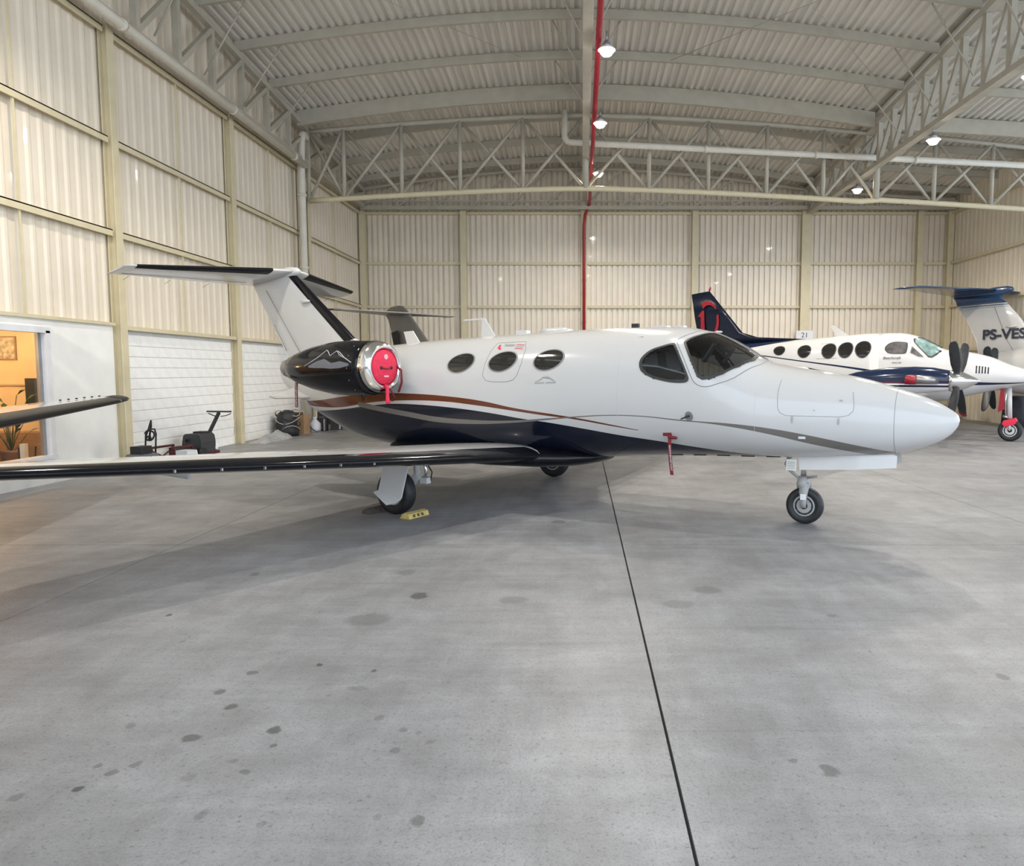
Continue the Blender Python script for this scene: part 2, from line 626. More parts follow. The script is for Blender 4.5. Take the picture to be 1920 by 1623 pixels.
# ---- left wall (upper sheets on top of block work and the office wall)
wl = struct(MB().box((XL - .13, (YF + YB) / 2, 5.85), (.16, YB - YF + .3, 6.9)).build('wall_left', M_creamb))
pl = sheet_mesh('panel', 1.1, 6.75, .275, .05, .05, .016, M_cream)
y = 4.5
while y < YB:
    inst('panel', pl, wl, (XL - .045, y, 2.42), (math.radians(90), 0, math.radians(90)))
    y += 1.1
lcols = [4.3, 8.7, 13.1, 17.5, 21.9, 27.6]
for Y in lcols[1:-1]:
    MB().hbeam((XL + .07, Y, 0), (XL + .07, Y, 7.5), .17, .17, .022, (1, 0, 0)).build('column', M_col, wl)
MB().hbeam((XL + .07, 22.25, 0), (XL + .07, 22.25, 6.9), .20, .17, .022, (1, 0, 0)).build('column', M_col, wl)
for a, b in zip(lcols[:-1], lcols[1:]):
    for z in (4.05, 5.60, 7.40):
        mb = MB()
        mb.box((XL + .02, (a + b) / 2, z + .045), (.16, b - a - .22, .02))
        mb.box((XL + .09, (a + b) / 2, z), (.02, b - a - .22, .11))
        mb.build('girt', M_col, wl)
    MB().bar((XL + .06, (a + b) / 2, 2.5), (XL + .06, (a + b) / 2, 7.35), .03, .03).build('tie_bar', M_col, wl)
    MB().box((XL + .05, b - .13, 4.02), (.08, .12, .03)).build('bracket', M_col, wl)

# block work below
wlow = struct(MB().box((XL - .12, (13.0 + YB) / 2, 1.21), (.2, YB - 13.0 + .2, 2.42)).build('wall_left_block', M_mortar))
bme = MB().box((0, 0, 0), (.03, .386, .187)).mesh('block', M_block)
for (ya, yb) in ((13.22, 17.38), (17.62, 21.78)):
    for c in range(12):
        off = .2 if c % 2 else 0
        yy = ya - off
        while yy < yb:
            y0, y1 = max(ya, yy), min(yb, yy + .392)
            if y1 - y0 > .05:
                o = inst('block', bme, wlow, (XL - .012 + random.uniform(-.0015, .0015), (y0 + y1) / 2, .1 + c * .195), None, (1, (y1 - y0 - .0015) / .386, 1))
            yy += .392
for a, b in ((13.2, 17.4), (17.6, 21.8), (22.4, 27.6)):
    MB().box((XL + .06, (a + b) / 2, 2.45), (.14, b - a, .07)).build('girt', M_col, wl)

# dark doorway beyond the third column, its unlit inside drawn as a black panel
dr = struct(MB().box((XL + .02, 24.1, 1.05), (.05, 2.9, 2.1)).build('door_1', M_dark))
MB().box((XL + .03, 22.6, 1.08), (.1, .1, 2.16)).build('door_frame', M_plaster, dr)
MB().box((XL + .03, 25.6, 1.08), (.1, .1, 2.16)).build('door_frame', M_plaster, dr)
MB().box((XL + .03, 24.1, 2.19), (.1, 3.1, .1)).build('door_frame', M_plaster, dr)

# ---- office wall with window
WY0, WY1, WZ0, WZ1 = 6.6, 11.30, .42, 2.30
ow = MB()
ow.box((XL - .04, (WY1 + 12.98) / 2, 1.24), (.12, 12.98 - WY1, 2.48))
ow.box((XL - .04, (YF + WY0) / 2, 1.24), (.12, WY0 - YF, 2.48))
ow.box((XL - .04, (WY0 + WY1) / 2, WZ0 / 2), (.12, WY1 - WY0, WZ0))
ow.box((XL - .04, (WY0 + WY1) / 2, (WZ1 + 2.48) / 2), (.12, WY1 - WY0, 2.48 - WZ1))
ow = struct(ow.build('wall_office', M_plaster))
MB().box((XL - .02, (YF + 12.98) / 2, 2.5), (.2, 12.98 - YF, .05)).build('cap', M_col, ow)
wd = struct(MB().box((XL + .01, (WY0 + WY1) / 2, WZ0 - .02), (.16, WY1 - WY0 + .16, .05)).build('window_1', M_alu))
MB().box((XL + .005, (WY0 + WY1) / 2, WZ1 + .01), (.14, WY1 - WY0 + .16, .09)).build('window_frame', M_alu, wd)
for Y in (WY0 - .03, WY1 + .02):
    MB().box((XL + .005, Y, (WZ0 + WZ1) / 2), (.14, .09, WZ1 - WZ0)).build('window_frame', M_alu, wd)
MB().box((XL - .03, WY1 - .06, (WZ0 + WZ1) / 2), (.05, .06, WZ1 - WZ0)).build('window_mullion', M_metal, wd)
MB().box((XL - .03, (WY0 + WY1) / 2, (WZ0 + WZ1) / 2), (.012, WY1 - WY0 - .02, WZ1 - WZ0 - .02)).build('pane', M_offglass, wd)
MB().box((XL + .03, (YF + 12.9) / 2, .09), (.05, 12.9 - YF, .18)).build('skirting', pm('pale_skirting', (.62, .61, .59), .5), ow)

# office behind the window
M_off = pm('warm_plaster', (.74, .55, .33), .8, var=.04)
ofl = struct(MB().box((-10.6, 9.0, .02), (4.7, 9.2, .04)).build('floor_office', pm('office_floor', (.36, .27, .2), .5)))
struct(MB().box((-10.6, 9.0, 2.52), (4.7, 9.2, .06)).build('ceiling_office', pm('office_ceiling', (.8, .76, .66), .8)))
owb = struct(MB().box((-10.6, 13.35, 1.27), (4.7, .1, 2.44)).build('wall_office_back', M_off))
MB().box((-10.2, 13.28, 1.45), (3.2, .03, .03)).build('rail', pm('warm_rail', (.5, .35, .2), .6), owb)
struct(MB().box((-12.9, 9.0, 1.27), (.1, 9.2, 2.44)).build('wall_office_side', M_off))
struct(MB().box((-10.6, 4.45, 1.27), (4.7, .1, 2.44)).build('wall_office_front', M_off))

# ---- right wall
wr = struct(MB().box((XR + .14, 25.3, 4.8), (.16, 5.8, 9.6)).build('wall_right', M_creamb))
y = 22.9
while y < YB:
    inst('panel', pl, wr, (XR + .05, y, 2.42), (math.radians(90), 0, math.radians(-90)))
    inst('panel', pl, wr, (XR + .05, y, -4.3), (math.radians(90), 0, math.radians(-90)))
    y += 1.1
for z in (2.45, 4.05, 5.62, 7.42):
    MB().box((XR - .04, 25.1, z), (.12, 5.4, .1)).build('girt', M_col, wr)

# ---- roof
XS = [XL - .3] + [XL + .5 * i for i in range(1, 34)] + [9, 12, 16, XE]
XS = sorted(set(round(v, 2) for v in XS))
top = MB()
rings = []
for X in XS:
    rings.append([(X, YF, roofz(X, YF) + .10), (X, YB + .3, roofz(X, YB + .3) + .10), (X, YB + .3, roofz(X, YB + .3) + .22), (X, YF, roofz(X, YF) + .22)])
top.loft(rings, True, False)
ce = struct(top.build('ceiling', M_creamb))
pr = sheet_mesh('roof_panel', 1.0, YB + .2 - YF, .2, .075, .03, .05, M_roof)
slope = math.atan(.075)
pr.transform(Matrix.Rotation(math.pi, 4, 'Y'))       # ribs hang down
for v in pr.vertices:
    v.co.z += -.075 * v.co.y
x = XL - .1
while x < XE - .3:
    d = (arch(x + .05) - arch(x - .05)) / .1
    inst('roof_panel', pr, ce, (x, YF, roofz(x, YF) + .05), (0, -math.atan(d), 0))
    x += 1.0
for s0, s1 in ((XL + .25, .0), (.2, 8.1), (8.3, XE - .2)):
    pts = [s0 + (s1 - s0) * i / 10 for i in range(11)]

    def pur(h, w):
        mb = MB()
        rr = []
        for X in pts:
            z = arch(X)
            rr.append([(X, -w / 2, z - h), (X, w / 2, z - h), (X, w / 2, z - h + .02), (X, .012 - w / 2, z - h + .02), (X, .012 - w / 2, z - .02), (X, w / 2, z - .02), (X, w / 2, z), (X, -w / 2, z)])
        mb.loft(rr, True, False)
        return mb.mesh('purlin', M_steel)
    pn, pd = pur(.20, .09), pur(.40, .12)
    for Y in (6.8, 8.6, 10.4, 12.2, 14.0, 15.8, 17.6, 19.45, 21.3, 23.2, 25.0, 26.7):
        inst('purlin', pd if Y == 21.3 else pn, ce, (0, Y, roofz(0, Y) - .012))
# thin sag rods and knee braces under the roof
for sx in (XL + .3, 8.1):
    sg = 1 if sx < 0 else -1
    for Y in (12.2, 14.0, 15.8, 17.6, 19.45):
        x2 = sx + sg * .95
        MB().tube([(sx + .05 * sg, Y + .1, 7.75), (x2, Y + .1, roofz(x2, Y) - .2)], .018, 6).build('knee_brace', M_steel, ce)
for Y in (12.2, 14.0, 15.8, 17.6, 19.45):
    for sg in (-1, 1):
        MB().tube([(.12 + .1 * sg, Y + .1, 8.5), (.12 + sg * .8, Y + .1, roofz(.9, Y) - .15)], .018, 6).build('knee_brace', M_steel, ce)
for a, b in (((1.6, 12.6), (7.4, 19.2)), ((7.6, 13), (2.2, 19.3)), ((-7, 13), (-1.5, 19.2))):
    MB().tube([(a[0], a[1], roofz(a[0], a[1]) - .24), (b[0], b[1], roofz(b[0], b[1]) - .24)], .008, 5).build('sag_rod', M_steel, ce)


# ------------------------------------------------------------------ trusses
def long_truss(label, X, zbot, step, wch, y0=4.0, y1=27.4, dirn=1, wd=.09):
    t = thing('roof_truss', label, 'truss', (X, y0, zbot), 0, 'steel trusses carrying the roof')
    n = int(round((y1 - y0) / step))
    st = (y1 - y0) / n
    zt = lambda Y: roofz(X, Y) - .2 - zbot
    L = y1 - y0
    MB().bar((0, 0, 0), (0, L, 0), wch, .12).build('bottom_chord', M_steel, t)
    MB().bar((0, 0, zt(y0) - .08), (0, L, zt(y1) - .08), wch, .14).build('top_chord', M_steel, t)
    for i in range(n + 1):
        yy = i * st
        MB().bar((0, yy, .06), (0, yy, zt(y0 + yy) - .15), wd, wd).build('vertical', M_steel, t)
        if i < n:
            a, b = (yy, yy + st) if dirn > 0 else (yy + st, yy)
            MB().bar((0, a, .06), (0, b, zt(y0 + b) - .15), wd * .85, wd * .85).build('diagonal', M_steel, t)
    return t


long_truss('deep lattice truss running along the top of the left wall', -7.82, 7.58, 1.38, .14, dirn=1, wd=.12)
long_truss('lattice truss along the middle of the roof beside the red pipe', .12, 7.80, .9, .18, dirn=-1)
long_truss('long lattice truss receding along the right side of the roof', 8.2, 7.38, .9, .2, dirn=-1, wd=.12)

# back wall truss
t = thing('roof_truss', 'shallow lattice truss at the foot of the roof against the back wall', 'truss', (0, 27.35, 7.5), 0, 'steel trusses carrying the roof')
MB().bar((XL + .2, 0, .25), (XR - .1, 0, .25), .06, .06).build('rail', M_steel, t)
MB().bar((XL + .2, 0, .02), (XR - .1, 0, .02), .16, .12).build('bottom_chord', M_steel, t)
xx = XL + .2
prev = None
tops = []
while xx < XR:
    zt = roofz(xx, 27.35) - 7.5 - .16
    tops.append((xx, 0, zt - .05))
    MB().bar((xx, 0, .06), (xx, 0, zt - .1), .08, .08).build('vertical', M_steel, t)
    z2 = roofz(xx + 1.33, 27.35) - 7.66
    MB().bar((xx, 0, .06), (xx + 1.33, 0, z2 - .1), .07, .07).build('diagonal', M_steel, t)
    xx += 1.33
MB().tube(tops, .07, 6, smooth=False).build('top_chord', M_steel, t)

# cross truss of round tubes
YC = 21.9


def xb(X):
    return 6.90 - .38 * (min(abs(X), 13) / 8.3) ** 1.5 * (1 if X < 8.3 else .8)


def xt(X):
    return 8.93 - .50 * (min(abs(X), 13) / 8.3) ** 1.6 * (1 if X < 8.3 else .9)


t = thing('cross_truss', 'tubular truss with crossed diagonals spanning the hangar above the aircraft', 'truss', (0, YC, 6.9))
nodes = [-7.8, -6.79, -5.14, -3.47, -1.67, .12, 1.94, 3.63, 5.30, 6.92, 8.45, 10.1, 11.75, 13.3]
P = lambda X, z: (X, 0, z - 6.9)
fine = [-7.8 + 21.1 * i / 40 for i in range(41)]
MB().tube([P(X, xb(X)) for X in fine], .075, 12).build('bottom_chord', M_col, t)
MB().tube([P(X, xt(X)) for X in fine], .065, 12).build('top_chord', M_steel, t)
for i, X in enumerate(nodes):
    MB().tube([P(X, xb(X)), P(X, xt(X))], .06 if i not in (5, 10) else .09, 10).build('vertical', M_steel, t)
    if i < len(nodes) - 1:
        X2 = nodes[i + 1]
        MB().tube([P(X, xb(X)), P(X2, xt(X2))], .045, 8).build('diagonal', M_steel, t)
        MB().tube([(X, .06, xt(X) - 6.9), (X2, .06, xb(X2) - 6.9)], .045, 8).build('diagonal', M_steel, t)

# ------------------------------------------------------------------ pipes and lamps
t = thing('sprinkler_pipe', 'red sprinkler pipe under the ridge running down the back wall', 'pipe', (0, 0, 0))
MB().tube([(.33, 3, 7.72), (.30, 26.9, 7.72), (.26, 27.3, 7.6), (.14, 27.5, 7.3), (.10, 27.55, 6.9), (.10, 27.55, .05)], .055, 12).build('main', M_redpipe, t)
for Y in (10, 13, 16, 19, 22, 25):
    MB().box((.31, Y, 7.76), (.04, .06, .16)).build('hanger', M_steel, t)
for z in (2, 3.5, 5, 6.5):
    MB().box((.10, 27.58, z), (.16, .06, .05)).build('clamp', M_steel, t)


def pipe_run(label, pts, r, name, clamps):
    t = thing(name, label, 'pipe', (0, 0, 0))
    MB().tube(pts, r, 12).build('run', M_pvc, t)
    for c, ax in clamps:
        MB().rev([(-.04, r * 1.22), (.04, r * 1.22)], c, ax, 12).build('coupling', M_pvc, t)
    return t


def arc_pts(p0, p1, p2, n=5):
    p0, p1, p2 = map(Vector, (p0, p1, p2))
    return [p0 * (1 - s) ** 2 + p1 * 2 * s * (1 - s) + p2 * s * s for s in [i / n for i in range(n + 1)]]


pipe_run('pale drain pipe running along the left wall under the truss', [(-7.68, 5, 7.52), (-7.68, 21.35, 7.40)], .085, 'drain_pipe',
         [((-7.68, yy, 7.52 - .12 * (yy - 5) / 16.35), (0, 1, 0)) for yy in (9, 13, 17, 20.5)])
p = [(-7.80, 21.75, 8.25)] + arc_pts((-7.80, 21.62, 8.3), (-7.80, 21.45, 8.32), (-7.80, 21.42, 8.1)) + [(-7.81, 21.4, 7.8), (-7.82, 21.4, 7.5), (-7.82, 21.4, .02)]
pipe_run('upright pale downpipe beside the third wall column', p, .10, 'drain_pipe', [((-7.82, 21.4, z), (0, 0, 1)) for z in (2.4, 4.6, 6.6)])
p = [(-.47, 21.55, 8.95)] + arc_pts((-.47, 21.55, 8.3), (-.47, 21.55, 8.08), (-.25, 21.55, 8.08)) + [(13.2, 21.55, 7.42)]
pipe_run('long pale pipe crossing in front of the tubular truss', p, .085, 'drain_pipe', [((X, 21.55, 8.08 - .66 * (X + .25) / 13.45), (1, 0, 0)) for X in (3.5, 6.6, 9.4)])

M_bulb = emit_mat('lamp_glow', (1.0, .96, .88), 90)


def lamp(X, Y, Z, label):
    t = thing('high_bay_lamp', label, 'lamp', (X, Y, Z), 0, 'high bay lamps under the trusses')
    MB().tube([(0, 0, .34), (0, 0, .16)], .014, 6).build('hanger_rod', M_metal, t)
    MB().rev([(.05, .085), (.1, .08), (.16, .045), (.18, .03)], (0, 0, 0), (0, 0, 1), 16).build('housing', M_metal, t)
    MB().rev([(.055, .09), (.03, .13), (.0, .155), (.004, .165), (.036, .14), (.06, .1)], (0, 0, 0), (0, 0, 1), 20).build('reflector', M_alu, t)
    MB().rev([(-.10, .03), (-.085, .08), (-.04, .115), (.0, .115), (.03, .1), (.05, .06)], (0, 0, 0), (0, 0, 1), 16).build('bulb', M_bulb, t)
    ld = bpy.data.lights.new('lamp_light', 'SPOT')
    ld.spot_size = math.radians(165)
    ld.spot_blend = .5
    ld.energy = LAMP_W
    ld.color = (1.0, .93, .82)
    ld.shadow_soft_size = .12
    lo = bpy.data.objects.new('lamp_light', ld)
    COL.objects.link(lo)
    lo.parent = t
    lo.location = (0, 0, -.18)


lamp(.46, 14.1, 7.50, 'glowing high bay lamp under the roof centre, nearest on the red pipe')
lamp(.44, 18.0, 7.46, 'glowing high bay lamp under the roof centre, second along the red pipe')
lamp(.50, 22.6, 7.50, 'glowing high bay lamp under the roof centre, farthest along the red pipe')
lamp(8.2, 14.1, 7.05, 'glowing high bay lamp under the right truss, at the frame edge')
lamp(8.2, 17.9, 7.05, 'glowing high bay lamp under the right truss, second from the frame edge')
lamp(8.2, 22.7, 7.05, 'glowing high bay lamp under the right truss, farthest back')
lamp(.46, 9.8, 7.50, 'added high bay lamp under the roof centre, unseen above the view')  # extra lamp out of view, added to brighten the interior
lamp(8.2, 9.8, 7.05, 'added high bay lamp under the right truss, unseen above the view')  # unseen extra on the right row, added for more interior light
lamp(-5.0, 9.0, 7.4, 'added high bay lamp over the left bay, unseen above the view')  # added out of view to light the left wall


# ------------------------------------------------------------------ aircraft building blocks
class Fus:
    def __init__(s, st, ne=2.25, zc=.47):
        st = sorted(st)
        xs = [q[0] for q in st]
        s.x0, s.x1 = xs[0], xs[-1]
        s.zb, s.zt, s.hw = (pchip(xs, [q[i] for q in st]) for i in (1, 2, 3))
        s.ne, s.k = ne, zc

    def pt(s, x, phi, side=-1, off=0.0):
        zb, zt, hw = s.zb(x), s.zt(x), s.hw(x)
        zc = zb + s.k * (zt - zb)
        a = math.radians(phi)
        c, sn = math.cos(a), math.sin(a)
        yy = hw * abs(c) ** (2 / s.ne) * (1 if c >= 0 else -1)
        h = (zt - zc) if sn > 0 else (zc - zb)
        zz = zc + h * abs(sn) ** (2 / s.ne) * (1 if sn >= 0 else -1)
        p = Vector((x, side * yy, zz))
        if off:
            e, d = .01, 1.5
            u = s.pt(x + e, phi, side) - s.pt(x - e, phi, side)
            v = s.pt(x, phi + d, side) - s.pt(x, phi - d, side)
            n = u.cross(v)
            if n.length > 1e-9:
                n.normalize()
                ctr = Vector((x, 0, zc))
                if n.dot(p - ctr) < 0:
                    n = -n
                p = p + n * off
        return p

    def mesh_mb(s, xs, nphi=72, holes=(), off=0.0, x_lo=None, x_hi=None):
        mb = MB()
        phis = [-90 + 360.0 * k / nphi for k in range(nphi)]
        vs = []
        for x in xs:
            for ph in phis:
                vs.append(s.pt(x, ph, -1, off))
        fs = []
        for i in range(len(xs) - 1):
            for k in range(nphi):
                k2 = (k + 1) % nphi
                if holes:
                    xm = (xs[i] + xs[i + 1]) / 2
                    pm_ = phis[k] + 180.0 / nphi
                    pf = pm_ if pm_ <= 90 else 180 - pm_
                    if any(inpoly(xm, pf, h) for h in holes):
                        continue
                fs.append((i * nphi + k, i * nphi + k2, (i + 1) * nphi + k2, (i + 1) * nphi + k))
        mb.add(vs, fs, True)
        return mb

    def patch(s, outline, side, off, mb=None, s0=0.0, s1=1.0, rings=6):
        """patch of skin inside an outline given in (x, phi)"""
        mb = mb or MB()
        cx = sum(p[0] for p in outline) / len(outline)
        cp = sum(p[1] for p in outline) / len(outline)
        n = len(outline)
        R = []
        for r in range(rings + 1):
            k = s0 + (s1 - s0) * r / rings
            R.append([s.pt(cx + (x - cx) * k, cp + (p - cp) * k, side, off) for x, p in outline])
        if s0 == 0:
            vs = [R[0][0]] + [p for rr in R[1:] for p in rr]
            fs = [(0, 1 + j, 1 + (j + 1) % n) for j in range(n)]
            for r in range(rings - 1):
                for j in range(n):
                    a, b = 1 + r * n, 1 + (r + 1) * n
                    fs.append((a + j, b + j, b + (j + 1) % n, a + (j + 1) % n))
            mb.add(vs, fs, True)
        else:
            vs = [p for rr in R for p in rr]
            fs = []
            for r in range(rings):
                for j in range(n):
                    a, b = r * n, (r + 1) * n
                    fs.append((a + j, b + j, b + (j + 1) % n, a + (j + 1) % n))
            mb.add(vs, fs, True)
        return mb

    def line(s, pts, side, r=.004, closed=False, sub=4, off=.0):
        P = []
        q = list(pts) + ([pts[0]] if closed else [])
        for a, b in zip(q[:-1], q[1:]):
            for i in range(sub):
                t = i / sub
                P.append(s.pt(a[0] + (b[0] - a[0]) * t, a[1] + (b[1] - a[1]) * t, side, off))
        P.append(s.pt(q[-1][0], q[-1][1], side, off))
        return MB().tube(P, r, 5)


def inpoly(x, y, poly):
    c = False
    j = len(poly) - 1
    for i in range(len(poly)):
        xi, yi = poly[i]
        xj, yj = poly[j]
        if (yi > y) != (yj > y) and x < (xj - xi) * (y - yi) / (yj - yi) + xi:
            c = not c
        j = i
    return c


def smooth_outline(pts, sub=3):
    """Catmull-Rom closed outline"""
    n = len(pts)
    out = []
    for i in range(n):
        p0, p1, p2, p3 = (np.array(pts[(i + k) % n], float) for k in (-1, 0, 1, 2))
        for j in range(sub):
            t = j / sub
            q = .5 * ((2 * p1) + (-p0 + p2) * t + (2 * p0 - 5 * p1 + 4 * p2 - p3) * t * t + (-p0 + 3 * p1 - 3 * p2 + p3) * t ** 3)
            out.append((float(q[0]), float(q[1])))
    return out


def foil(secs, n=14, s_hi=1.0, infl=0.0, s_lo=0.0):
    """secs: (leading edge, trailing edge, thickness, normal); closed section loft"""
    rings = []
    ss = [s_lo + (s_hi - s_lo) * (1 - math.cos(math.pi * i / n)) / 2 for i in range(n + 1)] if s_hi == 1.0 else [s_hi * (i / n) ** 2 for i in range(n + 1)]
    def th(x):
        return 5 * (.2969 * math.sqrt(x) - .126 * x - .3516 * x * x + .2843 * x ** 3 - .1036 * x ** 4)
    for L, T, t, nn in secs:
        L, T, nn = Vector(L), Vector(T), Vector(nn).normalized()
        d = (T - L)
        dn = d.normalized()
        up = [L + d * s + nn * (th(s) * t + infl) - dn * infl * (1 if s == ss[0] else 0) for s in reversed(ss)]
        lo = [L + d * s - nn * (th(s) * t * .75 + infl) for s in ss[1:]]
        rings.append(up + lo)
    return MB().loft(rings, s_hi == 1.0, True, s_hi == 1.0)


def wheel(parent, c, r, w, ax=(0, 1, 0), hub_mat=None, bolts=8):
    """tyre and wheel about axis ax centred at c (parts of parent)"""
    hub_mat = hub_mat or M_metal
    R = r
    ty = MB().rev([(-w / 2 * .75, R * .60), (-w / 2, R * .72), (-w / 2, R * .86), (-w * .36, R * .96), (-w * .15, R), (w * .15, R), (w * .36, R * .96), (w / 2, R * .86), (w / 2, R * .72), (w / 2 * .75, R * .60)], c, ax, 36).build('tyre', M_rubber, parent)
    hb = MB()
    hb.rev([(-w * .36, R * .12), (-w * .40, R * .3), (-w * .37, R * .42), (-w * .38, R * .56), (-w * .36, R * .61), (w * .36, R * .61), (w * .38, R * .56), (w * .37, R * .42), (w * .40, R * .3), (w * .36, R * .12)], c, ax, 28)
    h = hb.build('wheel_rim', hub_mat, parent)
    A = Vector(ax).normalized()
    u = A.cross(Vector((0, 0, 1))).normalized()
    v = A.cross(u)
    for sgn in (-1, 1):
        hl = MB()
        for k in range(bolts):
            a = 2 * math.pi * k / bolts
            q = Vector(c) + A * sgn * w * .365 + (u * math.cos(a) + v * math.sin(a)) * R * .44
            hl.rev([(-.012, R * .055), (.012, R * .055)], q, A, 8)
        hl.build('vent_holes', M_dark, h)
        MB().rev([(-.02, R * .13), (.02, R * .10)], Vector(c) + A * sgn * w * .38, A * sgn, 14).build('axle_cap', M_dark, h)
    return ty


# ------------------------------------------------------------------ the business jet in the middle
JST = [(5.885, 1.195, 1.205, .004), (5.875, 1.15, 1.245, .045), (5.86, 1.12, 1.265, .07), (5.80, 1.045, 1.31, .135), (5.64, .95, 1.40, .25), (5.31, .845, 1.52, .40), (4.85, .785, 1.645, .54), (4.29, .747, 1.735, .655), (3.93, .732, 1.815, .71), (3.68, .722, 1.965, .74), (3.30, .708, 2.145, .77), (2.90, .688, 2.218, .785), (2.34, .652, 2.228, .79), (1.59, .595, 2.218, .79), (.78, .55, 2.197, .79), (-.1, .54, 2.165, .79), (-1.05, .57, 2.118, .76), (-1.62, .62, 2.08, .70), (-2.26, .715, 2.04, .60), (-2.71, .865, 2.01, .50), (-3.3, 1.10, 1.975, .37), (-3.78, 1.345, 1.93, .24), (-4.0, 1.48, 1.88, .16), (-4.08, 1.57, 1.80, .09), (-4.11, 1.68, 1.70, .01)]
JF = Fus(JST)
BROWN = (.13, .038, .018)
STRG = (.17, .155, .14)
br_u = [(-3.2, 1.235), (-2.78, 1.257), (-2.46, 1.289), (-1.88, 1.349), (-1.38, 1.389), (-.60, 1.394), (-.02, 1.369), (.49, 1.323), (1.02, 1.241), (1.61, 1.176), (1.95, 1.137), (2.33, 1.080), (2.65, 1.029)]
br_l = [(-3.2, 1.16), (-2.67, 1.154), (-2.15, 1.172), (-1.54, 1.251), (-1.02, 1.293), (-.16, 1.304), (.38, 1.267), (.89, 1.218), (1.37, 1.169), (1.83, 1.130), (2.28, 1.070), (2.65, 1.022)]
nav = [(-3.6, 1.07), (-2.56, 1.109), (-2.06, 1.150), (-1.71, 1.190), (-1.23, 1.238), (-1.01, 1.252), (-.45, 1.248), (.11, 1.219), (.64, 1.171), (1.12, 1.112), (1.46, 1.080), (2.03, 1.008), (2.44, .952), (2.84, .907), (3.25, .853), (3.65, .805), (3.98, .778), (4.3, .73), (4.6, .60)]
gr_u = [(-1.75, 1.262), (-1.53, 1.236), (-.77, 1.154), (-.18, 1.092), (.35, 1.074), (.87, 1.081), (1.36, 1.119), (1.84, 1.162), (2.28, 1.194), (2.70, 1.197), (3.19, 1.164), (3.34, 1.156), (3.73, 1.140), (4.14, 1.100), (4.52, 1.037), (4.88, .961), (5.23, .884), (5.33, .865)]
gr_l = [(-1.75, 1.20), (-1.54, 1.168), (-.78, 1.083), (-.20, 1.023), (.34, 1.020), (.87, 1.050), (1.36, 1.096), (1.83, 1.147), (2.28, 1.183), (2.70, 1.186), (3.19, 1.151), (3.34, 1.144), (3.73, 1.105), (4.13, 1.037), (4.51, .949), (4.86, .875), (5.04, .838), (5.33, .80)]
M_jet = livery('jet_livery', WHITE, [(NAVY, nav, None, -4.2, 4.3), (BROWN, br_u, br_l, -3.2, 2.65), (STRG, gr_u, gr_l, -1.75, 5.315)])

W_side = [(3.010, 45.1), (2.901, 41.6), (2.782, 37.2), (2.700, 30.3), (2.684, 24.0), (2.729, 18.1), (2.852, 13.7), (3.039, 11.1), (3.208, 12.0), (3.252, 15.0), (3.222, 20.4), (3.137, 31.3), (3.046, 42.6)]
W_ws = [(3.129, 49.2), (3.157, 54.7), (3.239, 64.9), (3.339, 82.5), (3.485, 84.5), (3.658, 85), (3.84, 85), (3.853, 67.2), (3.754, 43.9), (3.623, 28.3), (3.509, 20.1), (3.420, 17.1), (3.364, 18.3), (3.309, 25.6), (3.220, 36.7)]
W_wsf = [(3.052, 47.8), (3.058, 54.1), (3.156, 67.8), (3.242, 87.0), (3.490, 89), (3.75, 89), (3.93, 89), (3.945, 70), (3.888, 56.0), (3.747, 29.5), (3.556, 15.6), (3.436, 11.0), (3.336, 12.5), (3.273, 19.2), (3.179, 31.6)]
O_side = smooth_outline(W_side, 3)
O_wsf = smooth_outline(W_wsf, 3)
O_ws = []
for i in range(len(W_ws)):
    a, b = W_ws[i], W_ws[(i + 1) % len(W_ws)]
    for k in range(3):
        O_ws.append((a[0] + (b[0] - a[0]) * k / 3, a[1] + (b[1] - a[1]) * k / 3))

jet = thing('business_jet', 'white twin engine business jet with black belly and brown swoosh in mid hangar', 'airplane', (-1.322, 10.381, 0), math.radians(-29.2))
xs_f = [JF.x0 + .001] + list(np.arange(-4.09, -3.6, .05)) + list(np.arange(-3.6, 2.6, .12)) + list(np.arange(2.6, 4.02, .025)) + list(np.arange(4.05, 5.5, .09)) + list(np.arange(5.5, 5.84, .04)) + [5.85, 5.86, 5.87, 5.876, 5.881, 5.885]
fus = JF.mesh_mb(xs_f, 120, [O_side, O_ws]).build('fuselage', M_jet, jet)
# cabin lining, floor, seats and panel seen through the cockpit glass
M_lin = pm('cabin_lining', (.10, .098, .095), .8)
JF.mesh_mb(list(np.arange(2.2, 3.95, .025)), 120, [O_side, O_ws], off=-.05).build('cabin_lining', M_lin, jet)
MB().box((2.9, 0, 1.06), (2.0, 1.3, .04)).build('cabin_floor', M_lin, jet)
MB().box((2.22, 0, 1.5), (.03, .8, .9)).build('bulkhead', pm('bulkhead_trim', (.16, .155, .15), .8), jet)
pn = MB().box((3.72, 0, 1.42), (.14, 1.25, .36), (0, -.25, 0)).build('instrument_panel', M_dark, jet)
MB().plate([(3.50, -.60, 1.62), (3.50, .60, 1.62), (3.80, .36, 1.66), (3.80, -.36, 1.66)], .03, (0, 0, 1)).build('glareshield', M_dark, jet)
MB().plate([(3.46, -.56, 1.645), (3.55, -.25, 1.655), (3.68, -.28, 1.665), (3.64, -.46, 1.665)], .012, (0, 0, 1)).build('paper_sheet', pm('paper_white', (.75, .75, .68), .8), jet)
M_seat = pm('grey_seat_leather', (.34, .335, .33), .5)
for sy in (-.36, .36):
    MB().box((2.85, sy, 1.30), (.5, .46, .14)).build('seat_cushion', M_seat, jet)
    MB().box((2.60, sy, 1.62), (.13, .46, .62), (0, -.15, 0)).build('seat_back', M_seat, jet)
    MB().box((2.57, sy, 2.0), (.10, .26, .18), (0, -.15, 0)).build('headrest', M_seat, jet)
    MB().box((3.36, sy, 1.90), (.02, .12, .24), (0, .6, 0)).build('sun_visor', M_metal, jet)
